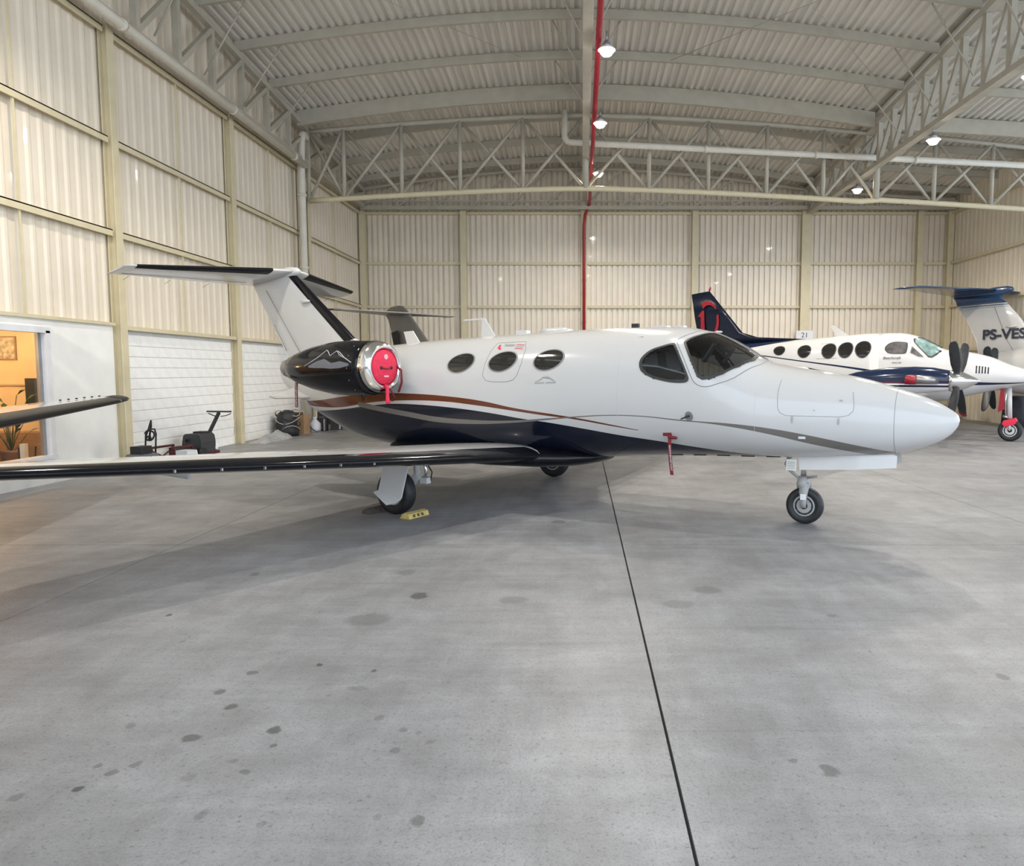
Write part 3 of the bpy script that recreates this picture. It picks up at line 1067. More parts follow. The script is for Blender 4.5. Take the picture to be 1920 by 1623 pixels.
MB().plate([(2.72, -.66, 1.74), (3.18, -.66, 1.70), (3.2, -.62, 1.62), (2.74, -.62, 1.60)], .02, (0, 1, .3)).build('sun_shield', M_metal, jet)
M_seal = pm('window_seal', (.03, .03, .03), .5)
for side in (-1, 1):
    w = JF.patch(O_ws, side, .004, rings=8).build('windshield', M_glass, jet)
    JF.patch(O_ws, side, .007, s0=.94, s1=1.03, rings=2).build('seal', M_seal, w)
    w = JF.patch(O_side, side, .004, rings=6).build('cockpit_window', M_glass, jet)
    JF.patch(O_side, side, .007, s0=.93, s1=1.06, rings=2).build('seal', M_seal, w)
    JF.line(O_wsf, side, .0045, True).build('windshield_frame_gap', M_line, jet)
# cabin windows: ovals in (x, phi)
for (cx, cp) in ((.105, 32.6), (.765, 32.2), (1.445, 31.6)):
    ow_ = [(cx + .205 * math.cos(a), cp + 10.0 * math.sin(a) + 1.2 * math.cos(a)) for a in [2 * math.pi * k / 28 for k in range(28)]]
    for side in (-1, 1):
        w = JF.patch(ow_, side, .004, rings=5).build('cabin_window', M_pane, jet)
        JF.patch(ow_, side, .006, s0=.97, s1=1.06, rings=2).build('seal', pm('grey_seal', (.22, .22, .21), .5), w)
JF.line([(.98, 56), (1.05, 44), (1.06, 29.5), (1.03, 19), (.978, 14.7), (.885, 13.4), (.66, 13.6), (.56, 15), (.50, 19), (.50, 30), (.52, 45), (.55, 56)], -1, .0035, True).build('exit_door_gap', M_line, jet)
JF.line([(4.21, 45), (4.205, 23.3), (4.218, 8.6), (4.24, 4.5), (4.30, 2.2), (4.82, 4.0), (4.90, 6.5), (4.94, 12), (4.945, 19.7), (4.92, 39.7)], -1, .0028).build('baggage_door_gap', M_line, jet)
for xx, a0, a1 in ((5.315, -75, 89), (3.985, -60, 24), (2.42, -20, 40)):
    JF.line([(xx, a0 + (a1 - a0) * k / 12) for k in range(13)], -1, .003 if xx > 5 else .0015, sub=2).build('skin_joint', M_line if xx > 5 else pm('faint_joint', (.55, .55, .55), .5), jet)
for xx, ph in ((4.364, -1.0), (4.808, -.5)):
    o = [(xx + .011 * math.cos(a), ph + 3.6 * math.sin(a)) for a in [2 * math.pi * k / 12 for k in range(12)]]
    JF.patch(o, -1, .005, rings=2).build('door_latch', M_gearg, jet)
for xx, ph, r in ((4.572, 9.4, .013), (4.820, 24.0, .02)):
    o = [(xx + r * math.cos(a), ph + r * 75 * math.sin(a)) for a in [math.pi / 4 + 2 * math.pi * k / 4 for k in range(4)]]
    JF.patch(o, -1, .005, rings=2).build('door_lock', M_gearg, jet)
o = [(4.455 + .035 * (1 if k in (0, 3) else -1), -22.6 + 1.8 * (1 if k < 2 else -1)) for k in range(4)]
JF.patch(o, -1, .005, rings=2).build('placard', M_alu, jet)
o = [(3.281 + .045 * math.cos(a), -12.8 + 4.3 * math.sin(a)) for a in [2 * math.pi * k / 20 for k in range(20)]]
vane = JF.patch(o, -1, .008, rings=2).build('stall_vane', M_metal, jet)
q = JF.pt(3.281, -12.8, -1)
MB().tube([q, q + Vector((0, -.05, 0)), q + Vector((-.07, -.07, -.03))], [.012, .012, .006], 8).build('vane_arm', M_dark, vane)
# small red and grey exit markings above the middle window
def mark(pts, mat, name):
    JF.patch(pts, -1, .005, rings=2).build(name, mat, jet)


mark([(.60, 52.5), (.60, 47.5), (.66, 45.0), (.66, 47.0), (.63, 49), (.63, 52)], M_red, 'exit_marking')
mark([(.68, 53.5), (.85, 52.0), (.83, 49.5), (.69, 50.5)], M_gearg, 'exit_handle')
for k in range(3):
    mark([(.87, 52 - k * 2.6), (1.0, 50.6 - k * 2.6), (1.0, 49.9 - k * 2.6), (.87, 51.3 - k * 2.6)], M_red if k != 1 else M_gearg, 'exit_marking')
# small mountain emblem with a line of fine print below the third window
emb = [[(1.30, 12.6), (1.37, 14.2), (1.42, 16.4), (1.425, 15.9), (1.38, 13.6), (1.32, 12.5)], [(1.40, 15.2), (1.425, 16.4), (1.47, 15.0), (1.46, 14.7), (1.425, 15.9)], [(1.44, 15.2), (1.47, 16.9), (1.60, 12.3), (1.55, 12.9), (1.47, 16.0)]]
for e_ in emb:
    mark(e_, M_gearg, 'emblem')
for k in range(15):
    if k == 7:
        continue
    x_ = 1.30 + k * .0205
    mark([(x_, 12.0), (x_ + .013, 11.9), (x_ + .013, 10.9), (x_, 11.0)], M_gearg, 'fine_print')

# wings
def jwing(sd):
    def zz(y):
        return .66 + .065 * (y - .8)
    secs = []
    data = [(.0, 1.42, -.95, .27), (.75, 1.36, -.93, .27), (1.1, 1.20, -.92, .25), (2.5, 1.04, -.86, .21), (4.5, .66, -.76, .16), (6.0, .38, -.68, .125), (6.35, .30, -.66, .11), (6.52, .10, -.60, .06)]
    for y, le, te, th in data:
        secs.append(((le, sd * y, zz(y)), (te, sd * y, zz(y) - .01), th, (0, 0, 1)))
    return secs


for sd in (-1, 1):
    sc = jwing(sd)
    w = foil(sc, 16).build('wing', M_white, jet)
    foil(sc[1:7], 10, s_hi=.10, infl=.004).build('deice_boot', M_black, w)
    # boot clips, small dark lugs along the outer leading edge
    for k in range(6):
        y = 3.1 + k * .36
        le = np.interp(y, [2.5, 4.5, 6.0], [1.04, .66, .38])
        MB().box((le + .012, sd * y, .66 + .065 * (y - .8) - .012), (.022, .012, .022)).build('boot_clip', M_metal, w)
    for y in (3.0, 4.2):
        MB().loft([[(-.3, sd * y - .015, .70), (-.3, sd * y + .015, .70), (-.3, sd * y + .015, .78), (-.3, sd * y - .015, .78)], [(-.95, sd * y - .01, .72), (-.95, sd * y + .01, .72), (-.95, sd * y + .01, .78), (-.95, sd * y - .01, .78)]]).build('flap_hinge_fairing', M_white, w)
    MB().tube([(-.45, sd * 6.4, .93 + .08), (-.75, sd * 6.42, .97)], .004, 5).build('static_wick', M_dark, w)

# belly fairing between the wings
rings = []
for x, hw, zb, zt in ((1.95, .10, .60, .66), (1.85, .35, .55, .70), (1.6, .62, .50, .74), (1.2, .88, .475, .78), (.6, .98, .465, .80), (-.2, .98, .47, .80), (-.8, .90, .49, .78), (-1.2, .65, .54, .74), (-1.45, .25, .60, .68)):
    zc = (zb + zt) / 2
    rings.append([(x, hw * math.copysign(abs(math.cos(a)) ** .8, math.cos(a)), zc + (zt - zb) / 2 * math.copysign(abs(math.sin(a)) ** .8, math.sin(a))) for a in [2 * math.pi * k / 32 for k in range(32)]])
MB().loft(rings).build('belly_fairing', M_black, jet)

# fin, stabiliser, strakes
fin = foil([((-1.95, 0, 1.98), (-3.75, 0, 1.72), .26, (0, 1, 0)), ((-2.47, 0, 2.20), (-4.02, 0, 1.95), .22, (0, 1, 0)), ((-3.12, 0, 2.72), (-4.40, 0, 2.52), .19, (0, 1, 0)), ((-3.74, 0, 3.22), (-4.78, 0, 3.08), .16, (0, 1, 0)), ((-3.80, 0, 3.30), (-4.86, 0, 3.22), .14, (0, 1, 0))], 14).build('fin', M_white, jet)
foil([((-2.40, 0, 2.14), (-4.0, 0, 1.9), .225, (0, 1, 0)), ((-3.12, 0, 2.72), (-4.40, 0, 2.52), .19, (0, 1, 0)), ((-3.76, 0, 3.24), (-4.79, 0, 3.1), .16, (0, 1, 0))], 10, s_hi=.12, infl=.004).build('deice_boot', M_black, fin)
MB().rev([(0, .01), (.06, .06), (.2, .09), (.6, .09), (.95, .06), (1.15, .02)], (-3.66, 0, 3.30), (-1, 0, -.06), 16).build('bullet_fairing', M_white, fin)
for side in (-1, 1):
    MB().tube([(-3.62, side * .07, 1.98), (-4.42, side * .055, 3.02)], .005, 5).build('rudder_gap', M_line, fin)
    MB().tube([(-4.0, side * .03, 2.03), (-4.28, side * .03, 2.46)], .005, 5).build('trim_tab_gap', M_line, fin)
MB().rev([(0, .005), (.06, .03), (.16, .035), (.2, .02)], (-3.35, -.09, 2.80), (-1, 0, 0), 10).build('fin_light', M_white, fin)
for sd in (-1, 1):
    sc = [((-3.72, 0, 3.30), (-4.86, 0, 3.13), .13, (0, 0, 1)), ((-3.86, sd * .35, 3.29), (-4.92, sd * .35, 3.125), .12, (0, 0, 1)), ((-4.62, sd * 2.05, 3.205), (-5.14, sd * 2.05, 3.11), .065, (0, 0, 1)), ((-4.74, sd * 2.17, 3.20), (-5.18, sd * 2.17, 3.11), .04, (0, 0, 1))]
    s_ = foil(sc, 12).build('stabiliser', M_white, jet)
    foil([sc[1], sc[2]], 8, s_hi=.14, infl=.004).build('deice_boot', M_black, s_)
    MB().tube([(-4.60, sd * .3, 3.135), (-5.02, sd * 2.05, 3.115)], .004, 5).build('elevator_gap', M_line, s_)
    for y in (.7, 1.3, 1.9):
        MB().tube([(-4.9 - .1 * y, sd * y, 3.10), (-5.06 - .1 * y, sd * y, 3.05)], .003, 4).build('static_wick', M_dark, s_)
    MB().plate([(-2.75, sd * .36, 1.30), (-3.45, sd * .24, 1.46), (-3.92, sd * .46, 1.29), (-3.70, sd * .52, 1.265)], .02, (0, sd * .55, .8)).build('tail_strake', M_white, jet)

# engines
for sd in (-1, 1):
    y0, z0 = sd * 1.21, 1.755
    prof = [(-.70, .275), (-.715, .30), (-.78, .328), (-.95, .355), (-1.25, .368), (-1.6, .352), (-1.95, .30), (-2.25, .225), (-2.42, .17), (-2.44, .15)]
    nc = MB().rev([(-.84, .342)] + [(x + 0, r) for x, r in prof[3:]], (0, y0, z0 - .02), (1, 0, 0), 36).build('nacelle', M_black, jet)
    MB().rev([(-.85, .345), (-.78, .330), (-.715, .302), (-.695, .285), (-.69, .268), (-.70, .245), (-.74, .232), (-.95, .228)], (0, y0, z0 - .005), (1, 0, 0), 36).build('inlet_lip', M_chrome, nc)
    MB().rev([(-2.30, .15), (-2.5, .135), (-2.56, .12), (-2.54, .11), (-2.4, .11)], (0, y0, z0 - .02), (1, 0, 0), 24).build('exhaust_nozzle', M_metal, nc)
    for k in range(14):
        a = 2 * math.pi * k / 14
        MB().rev([(-.004, .007), (.004, .006)], (-1.02, y0 + math.cos(a) * .361, z0 - .02 + math.sin(a) * .361), (0, math.cos(a), math.sin(a)), 6).build('rivet', M_metal, nc)
    # pylon
    foil([((-1.0, sd * .45, 1.80), (-2.5, sd * .40, 1.76), .16, (0, 0, 1)), ((-1.15, sd * 1.0, 1.78), (-2.2, sd * 1.0, 1.74), .14, (0, 0, 1))], 10).build('pylon', M_white, jet)
    MB().tube([(-1.15, sd * 1.18, 1.40), (-1.15, sd * 1.18, 1.30)], .02, 8).build('drain_mast', M_dark, nc)
    if sd < 0:
        # mountain line drawing on the nacelle side
        def ns(x, a):
            x = x + .11
            a = a - .10
            r = float(np.interp(-x, [.95, 1.25, 1.6, 1.95, 2.25], [.355, .368, .352, .30, .225])) + .003
            return (x, y0 - r * math.cos(a), z0 - .02 + r * math.sin(a))
        M_pk = pm('pale_decal', (.50, .52, .56), .4)
        pk1 = [(-1.06, .42), (-1.18, .58), (-1.30, .80), (-1.36, .86), (-1.45, .66), (-1.52, .84), (-1.56, .92), (-1.68, .62), (-1.80, .47), (-1.95, .30)]
        MB().tube([ns(x, a - .12) for x, a in pk1], .006, 5).build('mountain_drawing', M_pk, nc)
        MB().tube([ns(x, a - .12) for x, a in ((-1.36, .86), (-1.30, .72), (-1.24, .64), (-1.2, .60))], .005, 5).build('mountain_drawing', M_pk, nc)
        M_pk2 = pm('slate_decal', (.13, .145, .175), .4)
        mb = MB()
        vs, fs = [], []
        lo_ = [(-1.10, .30), (-1.25, .22), (-1.4, .20), (-1.55, .22), (-1.7, .22), (-1.86, .24)]
        hi_ = [(-1.10, .38), (-1.25, .46), (-1.4, .40), (-1.55, .56), (-1.7, .46), (-1.86, .30)]
        for (xa, aa), (xb_, ab) in zip(lo_, hi_):
            vs += [ns(xa, aa - .12), ns(xb_, (aa + ab) / 2 - .12), ns(xb_, ab - .12)]
        for i in range(5):
            for j in range(2):
                fs.append((i * 3 + j, i * 3 + j + 1, i * 3 + 4 + j, i * 3 + 3 + j))
        mb.add(vs, fs).build('mountain_snow', M_pk2, nc)

# aerials on the roof
def blade(x, pts, name='aerial', mat=None):
    MB().plate([(x + a, 0, JF.zt(x) - .02 + b) for a, b in pts], .02, (0, 1, 0)).build(name, mat or M_white, jet)


blade(-1.28, [(0.12, 0), (-.14, 0), (-.2, .19), (-.03, .20)])
blade(.05, [(.12, .02), (-.12, .02), (-.10, .25), (-.42, .245), (-.42, .265), (-.06, .275)])
MB().box((.62, 0, JF.zt(.62) + .015), (.17, .1, .06)).build('aerial', M_white, jet)
MB().loft([[(1.15 + a, y_, JF.zt(1.15) + z_) for y_, z_ in ((-.09, -.02), (.09, -.02), (.06, h), (-.06, h))] for a, h in ((-.22, .03), (-.1, .045), (.1, .05), (.2, .03))]).build('aerial', M_white, jet)
MB().box((2.28, 0, JF.zt(2.28) + .02), (.09, .05, .06)).build('aerial', M_dark, jet)
MB().box((2.62, 0, JF.zt(2.62) + .005), (.2, .12, .02)).build('aerial', M_white, jet)
MB().box((2.86, 0, JF.zt(2.86) + .005), (.14, .1, .02)).build('aerial', M_white, jet)

# nose gear
ng = 4.376
wheel(jet, (ng, 0, .205), .205, .135, hub_mat=M_gearg, bolts=9)
MB().tube([(ng - .02, 0, .45), (ng - .02, 0, .95)], .034, 14).build('strut_piston', M_chrome, jet)
lg = MB()
for sy in (-1, 1):
    lg.loft([[(ng + a, sy * .085 - .012, z) for a in (0,)] and [(ng - w_, sy * (.085 if z < .42 else .05) - .014, z), (ng + w_, sy * (.085 if z < .42 else .05) - .014, z), (ng + w_, sy * (.085 if z < .42 else .05) + .014, z), (ng - w_, sy * (.085 if z < .42 else .05) + .014, z)] for z, w_ in ((.19, .03), (.25, .032), (.36, .045), (.44, .055), (.47, .05))])
lg.build('fork', M_gearg, jet)
MB().rev([(.40, .075), (.46, .078), (.50, .06), (.53, .05)], (ng - .02, 0, 0), (0, 0, 1), 16).build('fork_head', M_gearg, jet)
MB().tube([(ng - .06, -.02, .50), (ng - .18, -.03, .60), (ng - .215, -.03, .66), (ng - .19, -.03, .72), (ng - .14, -.02, .76)], .017, 8).build('torque_link', M_gearg, jet)
MB().tube([(ng + .03, -.02, .52), (ng + .1, -.05, .535), (ng + .14, -.05, .545)], .014, 8).build('tow_lug', M_gearg, jet)
MB().plate([(ng - .03, -.104, .28), (ng + .03, -.104, .28), (ng + .03, -.104, .345), (ng - .03, -.104, .345)], .004, (0, 1, 0)).build('gear_placard', M_alu, jet)
for sd in (-1, 1):
    d_ = MB().plate([(4.34, sd * .20, .765), (5.30, sd * .20, .845), (5.335, sd * .2, .83), (5.335, sd * .23, .71), (4.9, sd * .235, .665), (4.36, sd * .235, .63)], .012, (0, 1, 0)).build('nose_gear_door', M_white, jet)
    if sd < 0:
        MB().plate([(4.22, -.26, .62), (4.33, -.26, .62), (4.33, -.25, .74), (4.22, -.25, .74)], .004, (0, 1, 0)).build('door_placard', pm('placard_cream', (.7, .69, .64), .5), d_)
        for k in range(5):
            MB().box((4.275, -.263, .64 + k * .018), (.085, .002, .004)).build('placard_print', M_line, d_)
for k in range(5):
    JF.line([(4.15 - k * .28, -72), (4.0 - k * .28, -72)], -1, .006, off=.002).build('belly_hinge', M_dark, jet)

# main gear
for sd in (-1, 1):
    wx, wy = 0.0, sd * 1.806
    wheel(jet, (wx, wy, .265), .265, .17, hub_mat=M_gearg, bolts=8)
    MB().tube([(.17, sd * 1.66, .80), (.21, sd * 1.66, .48)], .045, 12).build('strut', M_gearw, jet)
    MB().bar((.22, sd * 1.66, .46), (0, sd * 1.68, .265), .06, .09).build('trailing_link', M_gearw, jet)
    MB().tube([(.23, sd * 1.62, .70), (.29, sd * 1.60, .52), (.25, sd * 1.60, .40)], .022, 8).build('shock_absorber', M_chrome, jet)
    MB().tube([(.27, sd * 1.6, .64), (.36, sd * 1.58, .5), (.33, sd * 1.58, .38)], .008, 6).build('brake_hose', M_dark, jet)
    MB().box((.29, sd * 1.62, .40), (.10, .08, .07)).build('brake_caliper', M_gearw, jet)
    MB().tube([(.2, sd * 1.6, .66), (.62, sd * 1.3, .80)], .016, 8).build('side_stay', M_chrome, jet)
    d_ = MB()
    yo = sd * 1.93
    d_.loft([[(.37, yo - sd * .02, .80), (-.02, yo - sd * .02, .80), (-.02, yo, .80), (.37, yo, .80)], [(.29, yo - sd * .0, .52), (-.08, yo + sd * .0, .52), (-.08, yo + sd * .02, .52), (.29, yo + sd * .02, .52)], [(.20, yo - sd * .0, .22), (-.15, yo + sd * .0, .29), (-.15, yo + sd * .02, .29), (.20, yo + sd * .02, .22)]], True, False)
    d_.plate([(.20, yo + sd * .01, .22), (-.15, yo + sd * .01, .29), (-.19, yo + sd * .06, .27), (-.05, yo + sd * .09, .20), (.04, yo + sd * .09, .14), (.15, yo + sd * .06, .165)], .012, (0, sd * .7, .4))
    d_.build('main_gear_door', M_gearw, jet)

# ------------------------------------------------------------------ covers, ribbons and chocks on the jet
JM = Matrix.Translation((-1.322, 10.381, 0)) @ Matrix.Rotation(math.radians(-29.2), 4, 'Z')


def jthing(name, label, cat, p, group=None):
    o = thing(name, label, cat, JM @ Vector(p), math.radians(-29.2), group)
    return o


def ribbon(parent, pts, w, mat, name='ribbon', nrm=(0, 1, 0), letters=None):
    rings = []
    for i, p in enumerate(pts):
        p = Vector(p)
        rings.append([p + Vector((-w / 2, 0, 0)), p + Vector((w / 2, 0, 0)), p + Vector((w / 2, .004, 0)), p + Vector((-w / 2, .004, 0))])
    return MB().loft(rings, True, False).build(name, mat, parent)


for sd, lab in ((-1, 'red cover plugging the chrome engine inlet nearest the camera, with hanging ribbons'), (1, 'red cover plugging the engine inlet on the far side of the jet')):
    c = jthing('engine_inlet_cover', lab, 'cover', (-.72, sd * 1.21, 1.75), 'engine inlet covers')
    MB().rev([(-.10, .225), (.0, .226), (.018, .21), (.03, .12), (.032, .005)], (0, 0, 0), (1, 0, 0), 32).build('plug', M_red, c)
    for yy in (-.09, .09):
        MB().rev([(.02, .024), (.036, .022), (.045, .012)], (0, yy, -.01), (1, 0, 0), 12).build('handle_grommet', M_dark, c)
    MB().tube([(.03, -.09, -.01), (.05, 0, -.025), (.03, .09, -.01)], .008, 6).build('handle', M_dred, c)
    MB().rev([(.028, .036), (.034, .034)], (0, .0, .13), (1, 0, 0), 8).build('patch', pm('pink_patch', (.75, .45, .48), .7), c)
    MB().box((.032, 0, -.12), (.004, .08, .022)).build('stitched_label', pm('pink_patch', (.75, .45, .48), .7), c)
    MB().tube([(.0, 0, -.235), (.05, -.01, -.25), (.06, -.02, -.33), (.07, -.03, -.42), (.08, -.03, -.47)], [.02, .026, .022, .026, .03], 8).build('ribbon', M_red, c)
    MB().tube([(.0, .04, -.22), (.04, .14, -.40), (-.05, .2, -.44), (-.2, .18, -.43)], .012, 6).build('cord', M_dred, c)
    MB().tube([(.0, .2, .02), (.06, .24, -.04), (.05, .26, -.2), (.0, .25, -.33)], .016, 6).build('strap', M_dred, c)
c = jthing('exhaust_cover', 'long dark red warning ribbon hanging below the engine exhaust', 'ribbon', (-2.47, -1.21, 1.55))
MB().rev([(-.03, .10), (.02, .105), (.05, .09)], (-.08, 0, .18), (-1, 0, 0), 20).build('plug', M_dred, c)
ribbon(c, [(.10, -.005, .05), (.10, -.02, -.1), (.10, -.02, -.36)], .055, M_dred)
text_mesh('REMOVE BEFORE FLIGHT', .035, M_alu, 'lettering', c, Matrix.Translation((.10, -.023, -.16)) @ Euler((math.pi / 2, 0, 0)).to_matrix().to_4x4() @ Matrix.Rotation(-math.pi / 2, 4, 'Z'))
pq = JF.pt(3.04, -36, -1)
c = jthing('pitot_cover', 'dark red pitot cover with tapering ribbon below the cockpit side', 'cover', pq)
MB().tube([(-.05, .02, .03), (0, -.05, .0), (.08, -.06, -.005)], [.025, .022, .016], 8).build('sleeve', M_dred, c)
MB().box((-.045, -.02, .035), (.10, .03, .05)).build('pad', M_dred, c)
ribbon(c, [(-.005, -.06, 0), (.0, -.065, -.12), (.01, -.065, -.27), (.03, -.065, -.42)], .04, M_dred)
text_mesh('REMOVE BEFORE FLIGHT', .026, M_alu, 'lettering', c, Matrix.Translation((.012, -.067, -.23)) @ Euler((math.pi / 2, 0, 0)).to_matrix().to_4x4() @ Matrix.Rotation(-math.pi / 2 + .1, 4, 'Z'))

M_chock = pm('yellow_chock', (.50, .40, .13), .7, var=.25, scale=18)
for (dx, lab, m_) in ((.30, 'scuffed yellow wheel chock in front of the near main wheel', M_chock), (-.30, 'dark wooden wheel chock behind the near main wheel', pm('dark_chock', (.09, .075, .06), .8, var=.3, scale=15))):
    c = jthing('wheel_chock', lab, 'chock', (dx, -1.83, 0), 'chocks at the near main wheel')
    MB().loft([[(-.075, y_, 0), (.075, y_, 0), (.055 if dx > 0 else .02, y_, .055), (.0, y_, .07), (-.04 if dx > 0 else -.055, y_, .05)] for y_ in (-.17, .17)], True, False).build('wedge', m_, c)
    if dx > 0:
        for k in range(3):
            MB().plate([(.071 - .0, -.10 + k * .07, .012), (.071, -.06 + k * .07, .012), (.060, -.06 + k * .07, .045), (.060, -.10 + k * .07, .045)], .003, (1, 0, .3)).build('worn_marking', pm('chock_marking', (.10, .07, .05), .8), c)

# ------------------------------------------------------------------ twin turboprop behind the jet's nose
KF = Fus([(.76, 1.53, 1.55, .01), (.74, 1.49, 1.58, .05), (.65, 1.44, 1.62, .11), (.4, 1.38, 1.70, .22), (.02, 1.31, 1.82, .36), (-.54, 1.18, 2.06, .50), (-1.0, 1.07, 2.17, .58), (-1.48, .95, 2.235, .63), (-1.75, .93, 2.38, .65), (-2.25, .92, 2.615, .67), (-2.6, .92, 2.68, .68), (-3.3, .93, 2.69, .69), (-4.4, .98, 2.625, .69), (-5.4, 1.1, 2.57, .64), (-6.5, 1.4, 2.52, .48), (-7.5, 1.75, 2.48, .33), (-8.4, 2.05, 2.44, .18), (-8.8, 2.2, 2.40, .06)], 2.4, .5)
KNAV = (.010, .020, .055)
kb_u = [(-8.8, 2.42), (-6, 2.12), (-5.5, 2.05), (-3.6, 1.80), (-2, 1.56), (-1, 1.45), (0, 1.42), (.5, 1.45)]
kb_l = [(-8.8, 2.38), (-6, 2.09), (-5.5, 2.02), (-3.6, 1.75), (-2, 1.47), (-1, 1.36), (0, 1.39), (.5, 1.45)]
kt_l = [(-9, 1.99), (-6.6, 2.36), (-5.9, 2.47), (-5.3, 2.56), (-4.9, 2.75)]
M_king = livery('turboprop_livery', (.68, .67, .66), [(KNAV, kb_u, kb_l, -8.8, .5), (KNAV, None, kt_l, -9, -4.95)])
KA = math.radians(-37)
kp = thing('turboprop_airplane', 'white twin turboprop with dark blue engine cowlings and dark fin behind the jet nose', 'airplane', (10.377, 18.014, 0), KA)
xs_k = list(np.arange(-8.8, -3, .2)) + list(np.arange(-3, .4, .07)) + [.4, .5, .58, .65, .7, .74, .757]
kf = KF.mesh_mb(xs_k, 64).build('fuselage', M_king, kp)
for cx, cp, rx, rp in ((-5.66, 32, .16, 12), (-4.92, 29, .175, 14), (-4.24, 28, .18, 15), (-3.80, 28, .18, 15), (-3.35, 28, .185, 15.5)):
    o = [(cx + rx * math.cos(a), cp + rp * math.sin(a)) for a in [2 * math.pi * k / 22 for k in range(22)]]
    for side in (-1, 1):
        w = KF.patch(o, side, .006, rings=4).build('cabin_window', M_pane, kp)
        KF.patch(o, side, .008, s0=.98, s1=1.12, rings=2).build('seal', M_seal, w)
o = smooth_outline([(-2.76, 23), (-2.78, 31), (-2.66, 40), (-2.42, 43), (-2.30, 42), (-2.30, 24), (-2.40, 20), (-2.64, 19)], 3)
M_kglass = pm('silvered_cockpit_glass', (.16, .15, .15), .08, .2, var=.5, scale=6, coat=.6)
M_kws = pm('green_tinted_windshield', (.24, .36, .34), .06, .1, var=.6, scale=5, coat=.6)
for side in (-1, 1):
    w = KF.patch(o, side, .006, rings=4).build('cockpit_window', M_kglass, kp)
    KF.patch(o, side, .008, s0=.97, s1=1.08, rings=2).build('seal', M_seal, w)
    o2 = [(-2.13, 51), (-2.16, 60), (-2.08, 78), (-2.0, 86), (-1.78, 86), (-1.60, 86), (-1.55, 60), (-1.62, 42), (-1.70, 31), (-1.78, 29), (-1.9, 36), (-2.03, 43)]
    w = KF.patch(o2, side, .006, rings=6).build('windshield', M_kws, kp)
    KF.patch(o2, side, .009, s0=.96, s1=1.09, rings=2).build('seal', M_seal, w)
    o3 = [(-2.19, 24), (-2.17, 38), (-1.88, 24), (-2.0, 21)]
    w = KF.patch(o3, side, .006, rings=3).build('quarter_window', M_kglass, kp)
    KF.patch(o3, side, .008, s0=.92, s1=1.08, rings=2).build('seal', M_line, w)
    for k in range(5):
        xx = -.72 + k * .062
        KF.patch([(xx, 20), (xx + .03, 20), (xx + .03, 1), (xx, 1)], side, .006, rings=2).build('nose_louvre', M_dark, kp)
    KF.line([(-4.55, 12), (-4.0, 12)], side, .005).build('door_sill_line', M_line, kp)
    KF.line([(-4.5, 46), (-4.1, 46)], side, .004).build('door_top_line', M_line, kp)
# lettering beside the cockpit
pt_ = KF.pt(-2.62, 11, -1, .012)
text_mesh('Beechcraft', .10, M_text, 'lettering', kp, Matrix.Translation(pt_) @ Euler((math.pi / 2, 0, 0)).to_matrix().to_4x4(), shear=.3)
pt_ = KF.pt(-2.50, 4.5, -1, .012)
text_mesh('KING AIR', .055, M_text, 'lettering', kp, Matrix.Translation(pt_) @ Euler((math.pi / 2, 0, 0)).to_matrix().to_4x4(), shear=.3)
# fin with red emblem
M_knavy = pm('deep_blue_paint', (.006, .010, .024), .2, var=.1, coat=.15)
M_knavy.node_tree.nodes['Principled BSDF'].inputs['Specular IOR Level'].default_value = .3
M_kred = pm('crimson_paint', (.30, .012, .025), .35, var=.1)
kfin = foil([((-4.95, 0, 2.58), (-8.45, 0, 2.40), .12, (0, 1, 0)), ((-6.55, 0, 2.68), (-8.49, 0, 2.62), .16, (0, 1, 0)), ((-7.02, 0, 2.82), (-8.52, 0, 2.85), .16, (0, 1, 0)), ((-7.45, 0, 3.32), (-8.62, 0, 3.3), .14, (0, 1, 0)), ((-8.12, 0, 4.10), (-8.74, 0, 4.04), .10, (0, 1, 0))], 12).build('fin', M_knavy, kp)
MB().rev([(0, .01), (.05, .03), (.1, .035), (.16, .01)], (-8.14, 0, 4.08), (.3, 0, 1), 10).build('beacon', M_kred, kfin)
# the emblem is a broken ring around a figure 1
for side in (-1, 1):
    yy = side * .072
    c0 = (-8.16, 3.18)
    ring = MB()
    for a0, a1, w0, w1 in ((38, 118, .05, .16), (-62, 20, .15, .10)):
        n_ = 14
        A_ = [math.radians(a0 + (a1 - a0) * i / n_) for i in range(n_ + 1)]
        R_ = [.55 if a0 > 0 else .55 for _ in A_]
        vs, fs = [], []
        for i, a in enumerate(A_):
            ww = w0 + (w1 - w0) * i / n_
            for rr in (.56, .56 - ww):
                vs.append((c0[0] + rr * .72 * math.cos(a), yy + side * .012, c0[1] + rr * 1.12 * math.sin(a)))
        for i in range(n_):
            fs.append((2 * i, 2 * i + 1, 2 * i + 3, 2 * i + 2))
        ring.add(vs, fs)
    ring.build('emblem_ring', M_kred, kfin)
    MB().plate([(-8.47, yy + side * .012, 3.36), (-8.32, yy + side * .012, 3.52), (-8.26, yy + side * .012, 3.52), (-8.22, yy + side * .012, 2.7), (-8.36, yy + side * .012, 2.7), (-8.37, yy + side * .012, 3.33)], .008, (0, 1, 0)).build('emblem_numeral', M_kred, kfin)
    MB().rev([(0, .005), (.04, .035), (.2, .045), (.28, .015)], (-7.62, side * .1, 2.86), (-1, 0, 0), 10).build('fin_lamp', M_white, kfin)
    foil([((-7.55, 0, 2.42), (-8.7, 0, 2.40), .1, (0, 0, 1)), ((-8.15, side * 2.6, 2.55), (-8.8, side * 2.6, 2.54), .05, (0, 0, 1))], 8).build('tailplane', M_white, kp)
MB().plate([(-3.9, 0, 2.64), (-4.25, 0, 2.63), (-4.42, 0, 2.92), (-4.34, 0, 2.95)], .02, (0, 1, 0)).build('aerial', M_white, kp)
